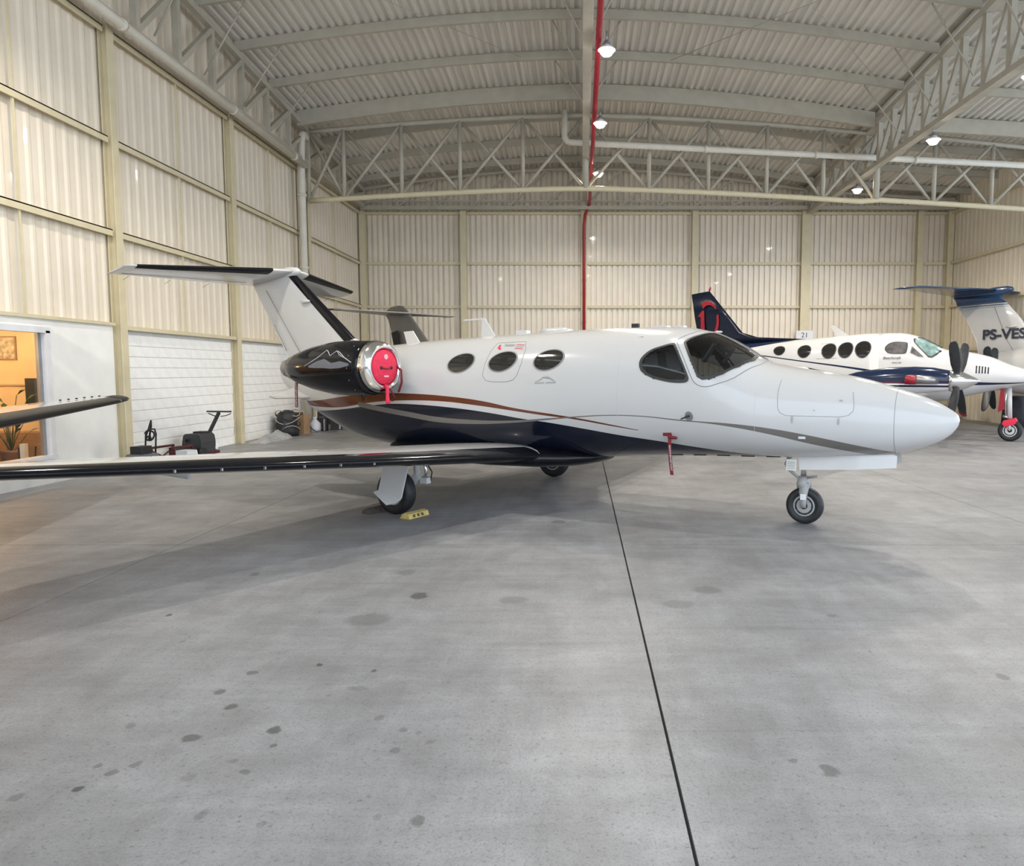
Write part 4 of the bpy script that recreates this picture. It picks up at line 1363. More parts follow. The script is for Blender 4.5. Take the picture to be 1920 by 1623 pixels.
# wings, engines, propellers
M_cowl = livery('cowling_livery', KNAV, [((.80, .79, .78), [(-4, 1.33), (0, 1.33)], None, -9, 3), ((.35, .02, .04), [(-4, 1.425), (0, 1.425)], [(-4, 1.405), (0, 1.405)], -9, 3), ((.80, .79, .78), [(-4, 1.405), (0, 1.405)], [(-4, 1.375), (0, 1.375)], -9, 3)])
for sd in (-1, 1):
    wsec = [((-1.75, 0, 1.06), (-4.0, 0, 1.02), .34, (0, 0, 1)), ((-1.80, sd * 2.15, 1.15), (-3.9, sd * 2.15, 1.11), .30, (0, 0, 1)), ((-2.35, sd * 7.2, 1.72), (-3.6, sd * 7.2, 1.70), .16, (0, 0, 1)), ((-2.6, sd * 7.5, 1.76), (-3.5, sd * 7.5, 1.75), .06, (0, 0, 1))]
    if sd > 0:
        wsec = wsec[:2] + [((-2.22, sd * 6.3, 1.62), (-3.66, sd * 6.3, 1.60), .18, (0, 0, 1)), ((-2.5, sd * 6.5, 1.65), (-3.5, sd * 6.5, 1.64), .06, (0, 0, 1))]
    w = foil(wsec, 12).build('wing', M_white, kp)
    foil(wsec[1:3], 8, s_hi=.08, infl=.004).build('deice_boot', M_boot, w)
    ny = sd * 2.15
    rings = []
    for x, zb, zt, hw in ((-.88, 1.27, 1.68, .20), (-1.0, 1.245, 1.715, .24), (-1.3, 1.215, 1.775, .29), (-1.7, 1.17, 1.80, .31), (-2.3, 1.13, 1.78, .31), (-3.0, 1.12, 1.68, .27), (-3.6, 1.14, 1.50, .18), (-3.9, 1.17, 1.36, .08)):
        zc = (zb + zt) / 2
        rings.append([(x, ny + hw * math.copysign(abs(math.cos(a)) ** .85, math.cos(a)), zc + (zt - zb) / 2 * math.copysign(abs(math.sin(a)) ** .85, math.sin(a))) for a in [2 * math.pi * k / 28 for k in range(28)]])
    nc = MB().loft(rings).build('engine_cowling', M_cowl, kp)
    MB().rev([(.0, .002), (.03, .035), (.10, .08), (.22, .14), (.36, .205), (.50, .245), (.56, .25), (.60, .235)], (-.36, ny, 1.475), (-1, 0, 0), 28).build('spinner', M_chrome, nc)
    for a0 in (50, 130, 228, 312):
        a = math.radians(a0)
        R_ = Matrix.Translation((-.80, ny, 1.475)) @ Matrix.Rotation(a - math.pi / 2, 4, 'X')
        bl = []
        for r_, ch, tk, tw in ((.10, .07, .06, 88), (.28, .15, .045, 82), (.5, .21, .03, 74), (.8, .22, .02, 68), (1.02, .19, .014, 64), (1.10, .12, .01, 62), (1.12, .05, .008, 62)):
            tw = math.radians(tw)
            ring = []
            for k in range(10):
                q = 2 * math.pi * k / 10
                cx_, cy_ = ch / 2 * math.cos(q), tk / 2 * math.sin(q)
                ring.append(R_ @ Vector((cx_ * math.sin(tw) + cy_ * math.cos(tw), cx_ * math.cos(tw) - cy_ * math.sin(tw), r_)))
            bl.append(ring)
        b_ = MB().loft(bl).build('propeller_blade', pm('propeller_black', (.025, .027, .03), .4, var=.3), nc)
        if a0 == 312 and sd < 0:
            MB().loft([[p_ + (p_ - (R_ @ Vector((0, 0, r0)))) * .25 for p_ in rg] for rg, r0 in ((bl[4], 1.02), (bl[5], 1.10))]).build('red_tip', M_kred, b_)
    # exhaust stub outboard
    MB().tube([(-1.18, ny + sd * .26, 1.47), (-1.30, ny + sd * .42, 1.50), (-1.62, ny + sd * .52, 1.50)], [.07, .085, .09], 14).build('exhaust_stack', M_metal, nc)
    MB().tube([(-2.9, sd * 2.15, 1.12), (-2.9, sd * 2.15, .30)], .06, 10).build('strut', M_gearw, kp)
    wheel(kp, (-2.9, sd * 2.15, .29), .29, .18, hub_mat=M_gearw, bolts=6)
wheel(kp, (0, 0, .265), .265, .17, hub_mat=M_gearw, bolts=6)
MB().tube([(-.02, 0, .55), (-.06, 0, 1.35)], .055, 12).build('strut', M_gearw, kp)
MB().tube([(-.10, -.05, .62), (-.12, -.06, 1.0), (-.10, -.05, 1.3)], .02, 8).build('drag_link', M_chrome, kp)
MB().tube([(-.16, 0, .60), (-.05, -.06, .58)], .03, 8).build('torque_link', M_chrome, kp)
for sy in (-1, 1):
    MB().tube([(-.04, sy * .05, .52), (.0, sy * .11, .40), (0, sy * .12, .265)], .024, 8).build('fork', M_gearw, kp)
MB().plate([(-.26, -.16, .70), (-.22, -.16, 1.28), (-.14, -.16, 1.28), (-.12, -.16, .78)], .012, (0, 1, 0)).build('gear_door', M_kred, kp)
KM = Matrix.Translation((10.377, 18.014, 0)) @ Matrix.Rotation(KA, 4, 'Z')
c = thing('gear_lock_cover', 'red cover wrapped over the nose wheel fork of the turboprop', 'cover', KM @ Vector((.0, 0, .40)), KA)
MB().loft([[(-.14, -.13, .1), (.10, -.13, .17), (.10, .13, .17), (-.14, .13, .1)], [(-.16, -.14, .02), (.14, -.14, .10), (.14, .14, .10), (-.16, .14, .02)], [(-.10, -.14, -.05), (.12, -.14, .03), (.12, .14, .03), (-.10, .14, -.05)]], True, False).build('sleeve', M_red, c)
for sd, lab in ((-1, 'red plug in the turboprop exhaust stack beside the near propeller'), (1, 'red plug in the turboprop exhaust stack on its far engine')):
    c = thing('exhaust_plug', lab, 'cover', KM @ Vector((-1.63, sd * 2.67, 1.50)), KA, 'turboprop exhaust plugs')
    MB().rev([(-.02, .088), (.0, .105), (.12, .11), (.2, .10), (.22, .07)], (.06, 0, 0), (-1, 0, 0), 16).build('plug', M_kred, c)
    MB().box((-.16, -.04 * sd, -.09), (.05, .02, .03)).build('tab', M_kred, c)
c = thing('propeller_tie', 'red ribbon tied round the lower blades of the near propeller', 'ribbon', KM @ Vector((-.86, -2.33, 1.08)), KA)
MB().tube([(0, 0, 0), (.01, -.02, -.10), (-.02, -.02, -.25)], [.025, .02, .03], 8).build('ribbon', M_red, c)

# ------------------------------------------------------------------ T-tailed aircraft at the right edge
TA = math.atan2(-.9, .43)
tp = thing('ttail_airplane', 'white tail with blue T shaped top lettered PS-VES at the right edge', 'airplane', (12.2, 22.5, 0), TA)
M_tblue = pm('mid_blue_paint', (.022, .055, .13), .25, var=.12, coat=.6)
TF = Fus([(-2.3, 1.95, 2.0, .02), (-2.0, 1.7, 2.08, .14), (-1.2, 1.45, 2.12, .28), (0, 1.2, 2.2, .45), (1.5, 1.0, 2.4, .6), (3.5, .9, 2.55, .68), (5.5, .9, 2.55, .68)], 2.3, .5)
TF.mesh_mb([-2.29, -2.2, -2.0, -1.6, -1.2, -.6, 0, .7, 1.5, 2.5, 3.5, 4.5, 5.5], 48).build('fuselage', M_white, tp)
fz = [(2.05, 1.75, -.30), (2.6, 1.45, -.42), (2.8, 1.25, -.52), (3.2, .98, -.74), (3.69, .52, -1.12)]
tfin = foil([((le, 0, z), (te, 0, z), .18 if z < 3 else .15, (0, 1, 0)) for z, le, te in fz], 12).build('fin', M_white, tp)
foil([((.52, 0, 3.69), (-1.12, 0, 3.69), .15, (0, 1, 0)), ((.40, 0, 3.84), (-1.20, 0, 3.88), .15, (0, 1, 0)), ((.30, 0, 4.02), (-1.30, 0, 3.98), .15, (0, 1, 0))], 12).build('fin_top', M_tblue, tfin)
for k, dz in enumerate((.0, .055)):
    foil([((.555 + dz * .9, 0, 3.655 - dz), (-1.09 + dz * .7, 0, 3.655 - dz), .156, (0, 1, 0)), ((.575 + dz * .9, 0, 3.63 - dz), (-1.07 + dz * .7, 0, 3.63 - dz), .156, (0, 1, 0))], 12).build('pinstripe', M_tblue if k == 0 else pm('pale_blue_paint', (.3, .36, .42), .3), tfin)
MB().rev([(0, .01), (.05, .07), (.2, .11), (.5, .12), (1.2, .10), (1.9, .05), (2.1, .01)], (.72, 0, 4.06), (-1, 0, -.02), 16, sy=.8).build('bullet_fairing', M_tblue, tfin)
for sd in (-1, 1):
    foil([((.25, 0, 4.08), (-1.25, 0, 4.0), .14, (0, 0, 1)), ((-.35, sd * 2.55, 4.12), (-1.0, sd * 2.55, 4.09), .07, (0, 0, 1)), ((-.75, sd * 2.78, 4.11), (-1.1, sd * 2.85, 4.09), .03, (0, 0, 1))], 12).build('stabiliser', M_tblue, tp)
    MB().tube([(.18, sd * .075, 3.6), (.62, sd * .075, 2.6), (.95, sd * .07, 2.1)], .008, 5).build('rudder_gap', M_line, tfin)
    MB().rev([(0, .005), (.05, .03), (.25, .035), (.32, .01)], (.9, sd * .09, 2.98), (-1, 0, 0), 8).build('fin_lamp', M_white, tfin)
text_mesh('PS-VES', .40, M_text, 'registration', tp, Matrix.Translation((.53, -.10, 2.76)) @ Euler((math.pi / 2, 0, 0)).to_matrix().to_4x4() @ Matrix.Scale(1.2, 4, (1, 0, 0)), ext=.003, bold=.012)
for sd in (-1, 1):
    MB().tube([(4.3, sd * .5, .95), (4.3, sd * .8, .3)], .06, 8).build('strut', M_gearw, tp)
    wheel(tp, (4.3, sd * .9, .28), .28, .18)

# ------------------------------------------------------------------ grey T-tailed jet behind
GA = math.atan2(-.69, .72)
gp = thing('grey_jet', 'dark grey jet tail with thin T tailplane behind the white jet', 'airplane', (-5.25, 21.8, 0), GA)
GF = Fus([(-1.1, 1.75, 1.8, .02), (-.8, 1.5, 1.95, .15), (0, 1.15, 2.0, .35), (1.5, .85, 2.1, .62), (3.5, .75, 2.2, .7), (5.2, .8, 2.0, .66), (6.4, .95, 1.6, .45), (6.9, 1.15, 1.35, .15), (6.95, 1.24, 1.26, .01)], 2.2, .5)
GF.mesh_mb([-1.09, -1.0, -.8, -.4, 0, .7, 1.5, 2.5, 3.5, 4.4, 5.2, 5.8, 6.4, 6.7, 6.9, 6.94], 40).build('fuselage', M_grey, gp)
gfin = foil([((2.1, 0, 1.95), (-.15, 0, 1.9), .2, (0, 1, 0)), ((1.36, 0, 2.55), (-.30, 0, 2.5), .18, (0, 1, 0)), ((.62, 0, 3.22), (-.62, 0, 3.2), .14, (0, 1, 0)), ((.42, 0, 3.40), (-.78, 0, 3.36), .13, (0, 1, 0)), ((.18, 0, 3.55), (-.72, 0, 3.46), .09, (0, 1, 0)), ((-.05, 0, 3.58), (-.5, 0, 3.55), .04, (0, 1, 0))], 12).build('fin', M_grey, gp)
MB().plate([(-.14, -.1, 2.3), (.14, -.1, 2.3), (.02, -.1, 2.86), (-.30, -.1, 2.80)], .02, (0, 1, 0)).build('rudder_panel', M_dark, gfin)
M_gl = pm('light_grey_paint', (.42, .40, .37), .35, var=.05)
for sd in (-1, 1):
    s_ = foil([((.55, 0, 3.33), (-.75, 0, 3.33), .09, (0, 0, 1)), ((.1, sd * 1.85, 3.36), (-.45, sd * 1.85, 3.36), .045, (0, 0, 1)), ((-.02, sd * 2.0, 3.36), (-.45, sd * 2.0, 3.36), .02, (0, 0, 1))], 10).build('tailplane', M_gl, gp)
    foil([((.09, sd * 1.84, 3.36), (-.47, sd * 1.84, 3.36), .055, (0, 0, 1)), ((-.10, sd * 2.06, 3.37), (-.75, sd * 2.06, 3.37), .03, (0, 0, 1))], 8).build('tip', M_dark, s_)
    foil([((3.9, 0, .85), (2.0, 0, .85), .24, (0, 0, 1)), ((3.2, sd * 2.6, 1.0), (2.0, sd * 2.6, 1.0), .14, (0, 0, 1))], 8).build('wing', M_grey, gp)
    MB().rev([(0, .25), (.1, .3), (.6, .33), (1.2, .28), (1.7, .18)], (2.0, sd * 1.05, 1.62), (-1, 0, 0), 20).build('nacelle', M_grey, gp)
    MB().bar((1.4, sd * .5, 1.6), (1.4, sd * .85, 1.6), .7, .1).build('pylon', M_grey, gp)
    MB().tube([(2.7, sd * 1.3, .85), (2.7, sd * 1.3, .25)], .05, 8).build('strut', M_gearw, gp)
    wheel(gp, (2.7, sd * 1.4, .24), .24, .14)
MB().tube([(5.8, 0, .9), (5.8, 0, .2)], .04, 8).build('strut', M_gearw, gp)
wheel(gp, (5.8, 0, .19), .19, .12)

# ------------------------------------------------------------------ aircraft whose wing tip reaches in from the left
lp = thing('parked_airplane', 'silver wing tip with black leading edge reaching in from the left edge', 'airplane', (-5.9, 1.2, 0), 0)
M_silver = pm('pale_silver_paint', (.62, .62, .62), .22, .3, var=.03, coat=.5)
lw = [((1.95, 0.0, .98), (-.2, 0.0, .98), .26, (0, 0, 1)), ((1.77, .7, 1.01), (-.1, .7, 1.01), .25, (0, 0, 1)), ((.53, 5.6, 1.19), (-.85, 5.6, 1.19), .17, (0, 0, 1)), ((-.30, 8.85, 1.29), (-1.30, 8.85, 1.29), .115, (0, 0, 1)), ((-.42, 9.25, 1.305), (-1.28, 9.25, 1.305), .10, (0, 0, 1)), ((-.62, 9.42, 1.31), (-1.22, 9.42, 1.31), .05, (0, 0, 1))]
w = foil(lw, 14).build('wing', M_silver, lp)
foil(lw[1:4], 10, s_hi=.16, infl=.005).build('deice_boot', M_boot, w)
foil([((-.31, 8.9, 1.292), (-1.30, 8.9, 1.292), .116, (0, 0, 1)), ((-.43, 9.26, 1.306), (-1.28, 9.26, 1.306), .102, (0, 0, 1)), ((-.64, 9.45, 1.311), (-1.22, 9.45, 1.311), .045, (0, 0, 1))], 8, s_hi=.25, infl=.004).build('tip_lamp_fairing', M_dark, w)
for k in range(6):
    MB().box((-.52, 8.0 + k * .15, 1.285 + k * .005 + .055), (.02, .02, .016)).build('vortex_tab', M_dark, w)
LF = Fus([(-3.2, 1.5, 1.55, .02), (-2.4, 1.2, 1.9, .35), (-.5, .85, 2.1, .62), (1.5, .8, 2.15, .65), (2.6, .9, 1.8, .5), (3.3, 1.05, 1.5, .25), (3.5, 1.25, 1.3, .02)], 2.2, .5)
LF.mesh_mb([-3.19, -3, -2.4, -1.5, -.5, .5, 1.5, 2.1, 2.6, 3, 3.3, 3.45, 3.49], 32).build('fuselage', M_silver, lp)
MB().tube([(.2, 2.2, 1.0), (.2, 2.2, .25)], .05, 8).build('strut', M_gearw, lp)
wheel(lp, (.2, 2.2, .25), .25, .15, ax=(0, 1, 0))
MB().tube([(2.4, 0, .9), (2.4, 0, .2)], .05, 8).build('strut', M_gearw, lp)
wheel(lp, (2.4, 0, .2), .2, .13)

# ------------------------------------------------------------------ things along the left wall
# walk-behind floor machine
fm = thing('floor_machine', 'dark walk-behind floor machine with raised T handle by the block wall', 'machine', (-7.62, 14.85, 0), math.radians(80))
MB().loft([[(x_, y_ * s_, z_) for x_, y_ in ((-.24, -.2), (.2, -.2), (.26, -.12), (.26, .12), (.2, .2), (-.24, .2))] for z_, s_ in ((.10, 1.0), (.30, 1.02), (.42, .92), (.46, .7))], True, False).build('engine_housing', pm('charcoal_plastic', (.035, .037, .04), .5, var=.2), fm)
MB().box((.05, 0, .47), (.22, .2, .05)).build('air_filter', M_dark, fm)
MB().box((0, 0, .07), (.62, .42, .06)).build('red_deck', pm('maroon_steel', (.065, .010, .010), .6, var=.3), fm)
MB().rev([(-.03, .06), (.03, .06)], (-.0, .21, .3), (0, 1, 0), 14).build('recoil_starter', M_metal, fm)
MB().box((.20, -.22, .16), (.06, .02, .05)).build('label_plate', M_alu, fm)
MB().bar((.22, 0, .36), (.62, 0, .84), .045, .06).build('handle_post', M_dark, fm)
MB().bar((.62, -.28, .86), (.62, .28, .86), .03, .03).build('handle_bar', M_dark, fm)
for sy in (-1, 1):
    MB().tube([(.60, sy * .05, .76), (.64, sy * .16, .78), (.64, sy * .26, .82)], .01, 6).build('brake_lever', M_dark, fm)
    MB().rev([(-.03, .10), (.03, .10)], (-.2, sy * .2, .10), (0, 1, 0), 18).build('wheel', M_rubber, fm)
MB().loft([[(-.32, -.16, .1), (-.32, .16, .1), (-.32, .16, .22), (-.32, -.16, .22)], [(-.62, -.2, .06), (-.62, .2, .06), (-.62, .2, .14), (-.62, -.2, .14)]], True, False).build('brush_guard', M_dark, fm)
MB().tube([(-.2, .1, .34), (-.36, .08, .33), (-.46, .0, .26)], .03, 8).build('intake_hose', M_dark, fm)
M_maroon = pm('maroon_steel', (.065, .010, .010), .6, var=.3)
rf = thing('steel_frame', 'low dark red steel frame on the floor beside the floor machine', 'frame', (-7.58, 13.75, 0), math.radians(80))
for y_ in (-.2, .2):
    MB().bar((-.3, y_, .30), (.3, y_, .30), .04, .04).build('rail', M_maroon, rf)
    for x_ in (-.28, .28):
        MB().bar((x_, y_, 0), (x_, y_, .30), .04, .04).build('post', M_maroon, rf)
    MB().tube([(-.28, y_, .25), (0, y_, .12), (.28, y_, .25)], .015, 6).build('brace', M_maroon, rf)
MB().bar((-.28, -.2, .06), (-.28, .2, .06), .04, .04).build('crossbar', M_maroon, rf)
MB().bar((.28, -.2, .06), (.28, .2, .06), .04, .04).build('crossbar', M_maroon, rf)
wb_ = thing('white_carton', 'small white carton leaning in front of the floor machine', 'box', (-7.12, 13.42, 0), math.radians(75))
MB().loft([[(-.16, -.12, 0), (.16, -.12, 0), (.16, .12, 0), (-.16, .12, 0)], [(-.14, -.12, .27), (.10, -.12, .27), (.10, .12, .27), (-.14, .12, .27)]], True, False).build('body', M_alu, wb_)
MB().plate([(-.14, -.12, .272), (.10, -.12, .272), (.10, .12, .272), (-.14, .12, .272)], .006, (0, 0, 1)).build('lid', M_alu, wb_)
hc = thing('pressure_washer', 'grey wheeled pressure washer with upright tube handle beside the first column', 'machine', (-7.45, 12.62, 0), math.radians(80))
MB().loft([[(x_, y_, z_) for x_, y_ in ((-s_, -.16), (s_ * .8, -.16), (s_, 0), (s_ * .8, .16), (-s_, .16))] for z_, s_ in ((.08, .26), (.22, .25), (.30, .18))], True, False).build('body', pm('mid_grey_plastic', (.15, .155, .165), .5), hc)
MB().box((-.04, 0, .36), (.26, .2, .14)).build('motor', M_dark, hc)
MB().tube([(.16, -.1, .2), (.2, -.1, .62), (.22, -.06, .70), (.22, .06, .70), (.2, .1, .62), (.16, .1, .2)], .014, 8).build('handle', M_dark, hc)
MB().tube([(.2, 0, .5)] + [(.18 + .02 * math.sin(k), .09 * math.sin(k * .8), .52 + .06 * math.cos(k * .8) + .012 * k) for k in range(12)] + [(.24, .02, .84), (.27, .05, .74), (.24, .08, .5)], .016, 7).build('hose', M_dark, hc)
for sy in (-1, 1):
    MB().rev([(-.03, .11), (.03, .11)], (-.18, sy * .19, .11), (0, 1, 0), 18).build('wheel', M_rubber, hc)

# crumpled tarp
tb = MB()
nx, ny_ = 22, 10
vs, fs = [], []
rr = random.Random(3)
for i in range(nx + 1):
    for j in range(ny_ + 1):
        u, v = i / nx, j / ny_
        e = math.sin(math.pi * u) ** .5 * math.sin(math.pi * v) ** .6
        z_ = e * (.10 + .12 * u + .05 * math.sin(9 * u + 3 * v) + .03 * math.sin(17 * u - 7 * v)) + rr.uniform(-.01, .012) * e
        vs.append(((u - .5) * 1.7, (v - .5) * .5 + .04 * math.sin(8 * u), max(.002, z_ + .002)))
for i in range(nx):
    for j in range(ny_):
        a = i * (ny_ + 1) + j
        fs.append((a, a + ny_ + 1, a + ny_ + 2, a + 1))
base = [v_[:2] + (0.0,) for v_ in vs]
tb.add(vs, fs, True)
tarp = tb.build('tarp', pm('grey_plastic_sheet', (.36, .36, .36), .35, var=.25, scale=6))
tarp.location = (-7.58, 18.2, 0)
tarp.rotation_euler = (0, 0, math.radians(88))
tag(tarp, 'crumpled grey plastic sheet lying along the block wall', 'tarp')
# bundle of black bags and cartons
cb = thing('cable_bundle', 'heap of black cables and bags beside the brown carton', 'bundle', (-7.72, 19.55, 0), math.radians(85))
MB().loft([[(.34 * s_ * math.cos(a) * (1 + .12 * math.sin(3 * a + z_ * 9)), .27 * s_ * math.sin(a) * (1 + .1 * math.cos(4 * a)), z_) for a in [2 * math.pi * k / 18 for k in range(18)]] for z_, s_ in ((0, 1), (.15, 1.02), (.35, .9), (.55, .88), (.64, .6), (.68, .2))]).build('bag', pm('black_bag', (.02, .02, .022), .55, var=.5, scale=9), cb)
for k in range(5):
    h_ = .2 + .1 * k
    MB().tube([(.30 * math.cos(a + k) * (1 + .1 * math.sin(2 * a)), -.02 + .30 * math.sin(a + k), h_ + .08 * math.sin(a * 2 + k)) for a in [2 * math.pi * i / 16 for i in range(15)]], .012, 6).build('cable', M_dark if k % 2 else M_gearg, cb)
M_card = pm('brown_cardboard', (.36, .22, .12), .85, var=.15, scale=8)
bx_ = thing('cardboard_box', 'tall brown cardboard box between the cables and the downpipe', 'box', (-7.62, 20.2, 0), math.radians(-8))
MB().box((0, 0, .26), (.38, .34, .52)).build('carton', M_card, bx_)
MB().plate([(-.19, -.17, .52), (.19, -.17, .52), (.22, -.26, .60), (-.22, -.26, .60)], .008, (0, .6, 1)).build('flap', M_card, bx_)
MB().box((0, -.171, .28), (.10, .004, .48)).build('tape', pm('tape_tan', (.45, .33, .2), .4), bx_)
jg = thing('plastic_bag', 'white plastic bag with looping cord beside the downpipe foot', 'bag', (-7.42, 20.75, 0), 0)
MB().loft([[(.16 * s_ * math.cos(a) * (1 + .1 * math.sin(3 * a)), .14 * s_ * math.sin(a), z_) for a in [2 * math.pi * k / 14 for k in range(14)]] for z_, s_ in ((0, .9), (.12, 1.05), (.24, .9), (.32, .45), (.37, .25), (.42, .4))]).build('sack', pm('white_polythene', (.62, .63, .68), .4, var=.1), jg)
MB().tube([(-.2, -.1, .34), (-.05, -.16, .12), (.1, -.18, .02), (.2, -.1, .06), (.18, .0, .3)], .012, 6).build('cord', M_dark, jg)
for i, (px_, py_, h_, lab) in enumerate(((-7.38, 21.2, .36, 'black case standing nearest the downpipe foot'), (-7.1, 21.6, .44, 'taller black case with grey strip standing before the dark doorway'))):
    c = thing('equipment_case', lab, 'case', (px_, py_, 0), math.radians(10 + 12 * i), 'black cases by the left wall')
    MB().box((0, 0, h_ / 2), (.30, .26, h_)).build('shell', M_dark, c)
    MB().box((.08, -.133, h_ / 2), (.04, .008, h_ * .9)).build('edge_strip', M_metal, c)
    MB().tube([(-.06, 0, h_), (-.06, 0, h_ + .03), (.06, 0, h_ + .03), (.06, 0, h_)], .01, 6).build('handle', M_metal, c)
dl = thing('dolly', 'low white dolly on castors by the dark doorway', 'dolly', (-6.95, 22.5, 0), math.radians(0))
MB().box((0, 0, .15), (.62, .40, .035)).build('deck', M_alu, dl)
for sx_ in (-1, 1):
    for sy in (-1, 1):
        MB().rev([(-.02, .055), (.02, .055)], (sx_ * .25, sy * .15, .056), (0, 1, 0), 14).build('castor', M_gearw, dl)
        MB().bar((sx_ * .25, sy * .15, .06), (sx_ * .25, sy * .15, .14), .03, .03).build('castor_fork', M_metal, dl)
MB().box((0.02, 0, .185), (.34, .24, .03)).build('mat', M_dark, dl)

# ------------------------------------------------------------------ things at the back on the right
for i, (px_, py_, w_, h_, col, lab) in enumerate(((13.0, 26.6, .5, .5, (.5, .5, .48), 'pale bin against the back wall under the turboprop nose'), (12.3, 26.7, .42, .42, (.55, .54, .5), 'smaller pale bin left of its neighbour at the back wall'))):
    c = thing('storage_bin', lab, 'bin', (px_, py_, 0), .1 * i, 'pale bins at the back wall')
    MB().loft([[(-w_ / 2 * s_, -w_ / 2 * s_, z_), (w_ / 2 * s_, -w_ / 2 * s_, z_), (w_ / 2 * s_, w_ / 2 * s_, z_), (-w_ / 2 * s_, w_ / 2 * s_, z_)] for z_, s_ in ((0, .86), (h_, 1))], True, False).build('tub', pm('bin_%d' % i, col, .5), c)
    MB().box((0, 0, h_ + .015), (w_ * 1.06, w_ * 1.06, .03)).build('lid', pm('bin_%d' % i, col, .5), c)
c = thing('covered_cart', 'tall cart under a black cloth behind the turboprop nose wheel', 'cart', (13.0, 22.3, 0), .3)
MB().loft([[(.42 * s_ * math.cos(a) * (1 + .07 * math.sin(7 * a)), .36 * s_ * math.sin(a) * (1 + .07 * math.cos(6 * a)), z_) for a in [2 * math.pi * k / 28 for k in range(28)]] for z_, s_ in ((.06, 1.0), (.4, .95), (.75, .9), (.9, .8), (.95, .5), (.96, .05))]).build('cloth', pm('black_cloth', (.018, .018, .024), .8, var=.4, scale=10), c)
for sx_ in (-.25, .25):
    MB().rev([(-.02, .05), (.02, .05)], (sx_, -.2, .05), (0, 1, 0), 12).build('castor', M_rubber, c)
# small number plate on the back column
c = thing('number_sign', 'small white number plate 21 on the back wall column', 'sign', (8.2, 27.635, 3.0), 0)
MB().box((0, 0, 0), (.62, .02, .34)).build('plate', M_alu, c)
text_mesh('21', .26, M_text, 'numerals', c, Matrix.Translation((0, -.014, 0)) @ Euler((math.pi / 2, 0, 0)).to_matrix().to_4x4())

# ------------------------------------------------------------------ office things behind the window
t = thing('linear_lamp', 'glowing strip lamp on the office ceiling', 'lamp', (-9.6, 11.6, 2.47))
MB().box((0, 0, 0), (.07, 3.2, .03)).build('diffuser', emit_mat('warm_strip', (1, .80, .5), 9), t)
MB().box((0, 0, .02), (.1, 3.24, .02)).build('housing', M_alu, t)
t = thing('downlight', 'round glowing downlight on the office ceiling', 'lamp', (-9.75, 12.6, 2.45))
MB().rev([(0, .06), (.02, .06)], (0, 0, 0), (0, 0, 1), 16).build('lens', emit_mat('warm_spot', (1, .82, .55), 30), t)
MB().rev([(.0, .062), (-.006, .075), (.025, .08)], (0, 0, 0), (0, 0, 1), 20).build('ring', M_alu, t)
for yy in (8.0, 11.8):
    ld = bpy.data.lights.new('office_light', 'POINT')
    ld.energy = 75
    ld.color = (1, .66, .32)
    ld.shadow_soft_size = .15
    lo = bpy.data.objects.new('office_light', ld)
    COL.objects.link(lo)
    lo.parent = t
    lo.location = (-.6, yy - 12.6, -.25)
t = thing('wall_screen', 'slim black screen beside the office window edge', 'screen', (-9.62, 13.12, 1.05))
MB().box((0, 0, .16), (.24, .05, .72)).build('panel', M_dark, t)
MB().box((0, .05, .1), (.1, .06, .2)).build('wall_bracket', M_metal, t)
t = thing('potted_plant', 'leafy green potted plant inside the office window', 'plant', (-9.55, 12.45, .04))
MB().rev([(0, .13), (.3, .17), (.32, .18), (.33, .15)], (0, 0, 0), (0, 0, 1), 18).build('pot', pm('clay_pot', (.3, .16, .1), .7), t)
M_leaf = pm('dark_leaf', (.03, .075, .025), .5, var=.4)
rr = random.Random(5)
for k in range(16):
    a = rr.uniform(0, 6.28)
    hgt = rr.uniform(.6, 1.35)
    top_ = Vector((.22 * math.cos(a) * rr.uniform(.5, 1.4), .22 * math.sin(a) * rr.uniform(.5, 1.4), hgt))
    MB().tube([(0, 0, .3), (top_.x * .3, top_.y * .3, hgt * .6), top_], .006, 5).build('stem', M_leaf, t)
    d_ = Vector((math.cos(a), math.sin(a), .5)).normalized()
    s_ = d_.cross(Vector((0, 0, 1))).normalized()
    Lf = rr.uniform(.18, .3)
    mid = top_ + d_ * Lf * .5 + Vector((0, 0, .03))
    MB().add([top_, mid + s_ * .045, top_ + d_ * Lf, mid - s_ * .045, mid + Vector((0, 0, -.012))], [(0, 1, 4), (1, 2, 4), (2, 3, 4), (3, 0, 4)]).build('leaf', M_leaf, t)
t = thing('sideboard', 'low wooden sideboard along the office back wall', 'cabinet', (-9.85, 12.98, .04))
M_wood = pm('warm_wood', (.33, .19, .09), .5, var=.2, stretch=(1, 8, 8))
MB().box((0, 0, .34), (1.3, .4, .52)).build('body', M_wood, t)
for k in (-1, 1):
    MB().box((k * .32, -.205, .34), (.6, .02, .46)).build('door', M_wood, t)
for sx_ in (-.58, .58):
    MB().box((sx_, 0, .04), (.05, .34, .08)).build('leg', M_dark, t)
t = thing('armchair', 'dark brown leather armchair inside the office window', 'chair', (-9.35, 11.3, .04), .4)
M_lea = pm('brown_leather', (.11, .035, .022), .45, var=.2)
MB().box((0, 0, .22), (.6, .6, .2)).build('seat', M_lea, t)
MB().box((-.27, 0, .45), (.12, .6, .4), (0, -.15, 0)).build('backrest', M_lea, t)
for sy in (-.3, .3):
    MB().box((0, sy, .33), (.55, .1, .28)).build('armrest', M_lea, t)
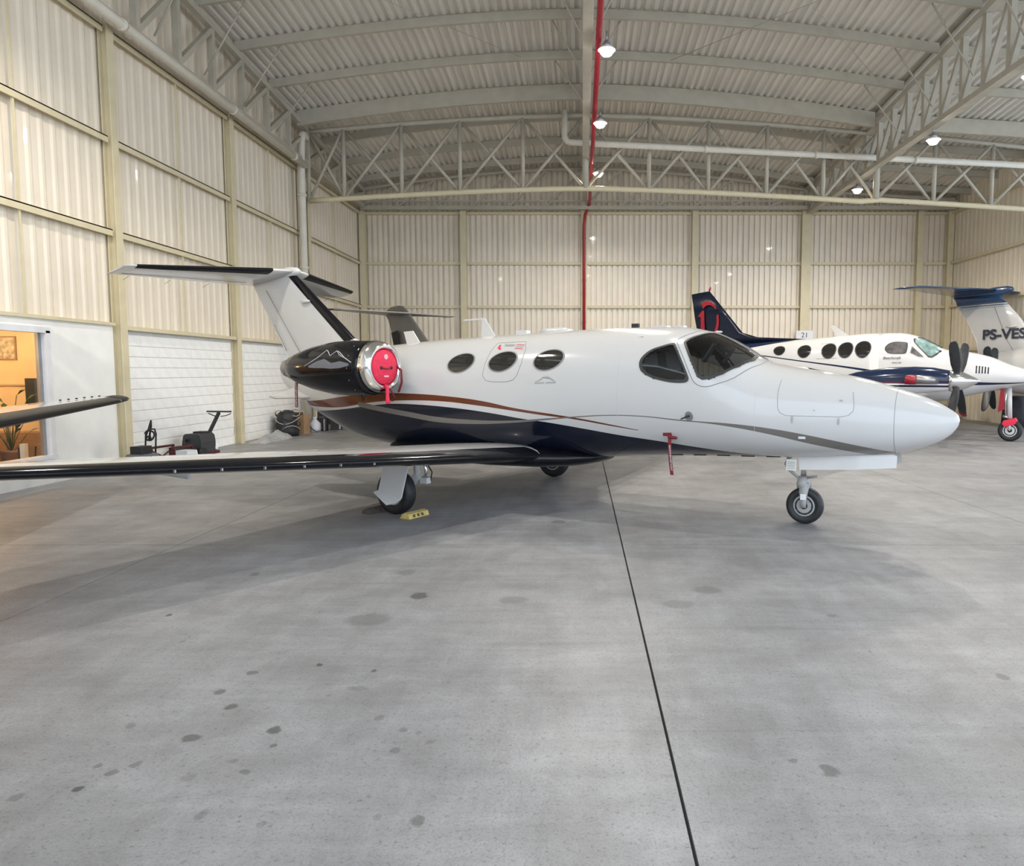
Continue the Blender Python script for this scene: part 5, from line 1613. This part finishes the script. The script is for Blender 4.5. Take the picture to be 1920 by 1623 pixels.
for sx_ in (-.22, .22):
    for sy in (-.22, .22):
        MB().box((sx_, sy, .06), (.05, .05, .12)).build('leg', M_dark, t)
t = thing('tub_chair', 'round orange tub chair behind the leather armchair in the office', 'chair', (-9.8, 12.1, .04), 0)
M_or = pm('orange_fabric', (.62, .24, .07), .8)
MB().rev([(.36, .26), (.40, .28), (.46, .28), (.48, .2)], (0, 0, 0), (0, 0, 1), 20).build('seat', M_or, t)
shell = [[(.30 * math.cos(a) * k2, .30 * math.sin(a) * k2, z_) for k2, z_ in ((1, .40), (1.08, .60), (1.05, .80), (.95, .80), (.96, .60), (.88, .42))] for a in [math.radians(90 + 180 * i / 14) for i in range(15)]]
MB().loft(shell, True, True).build('backrest', M_or, t)
for a in (45, 135, 225, 315):
    MB().tube([(.15 * math.cos(math.radians(a)), .15 * math.sin(math.radians(a)), .38), (.26 * math.cos(math.radians(a)), .26 * math.sin(math.radians(a)), 0)], .012, 6).build('leg', M_dark, t)
t = thing('side_table', 'small dark side table with thin legs in the office', 'table', (-8.95, 12.55, .04), .2)
MB().box((0, 0, .42), (.4, .34, .025)).build('top', M_wood, t)
for sx_ in (-.17, .17):
    for sy in (-.14, .14):
        MB().tube([(sx_, sy, .41), (sx_ * 1.15, sy * 1.15, 0)], .012, 6).build('leg', M_dark, t)
t = thing('white_bin', 'small white box on the floor inside the office window', 'box', (-8.75, 11.66, .04), .2)
MB().loft([[(-.04 * s_, -.04 * s_, z_), (.04 * s_, -.04 * s_, z_), (.04 * s_, .04 * s_, z_), (-.04 * s_, .04 * s_, z_)] for z_, s_ in ((.0, .95), (.52, 1.0))], True, False).build('body', M_alu, t)
MB().box((-.055, 0, .24), (.03, .07, .45)).build('dark_side', M_dark, t)
t = thing('wall_picture', 'small framed notice on the office back wall', 'picture', (-10.15, 13.285, 2.1))
MB().box((0, 0, 0), (.30, .02, .42)).build('frame', M_wood, t)
MB().box((0, -.012, 0), (.25, .005, .37)).build('print', pm('notice_print', (.5, .42, .3), .7, var=.5, scale=14), t)
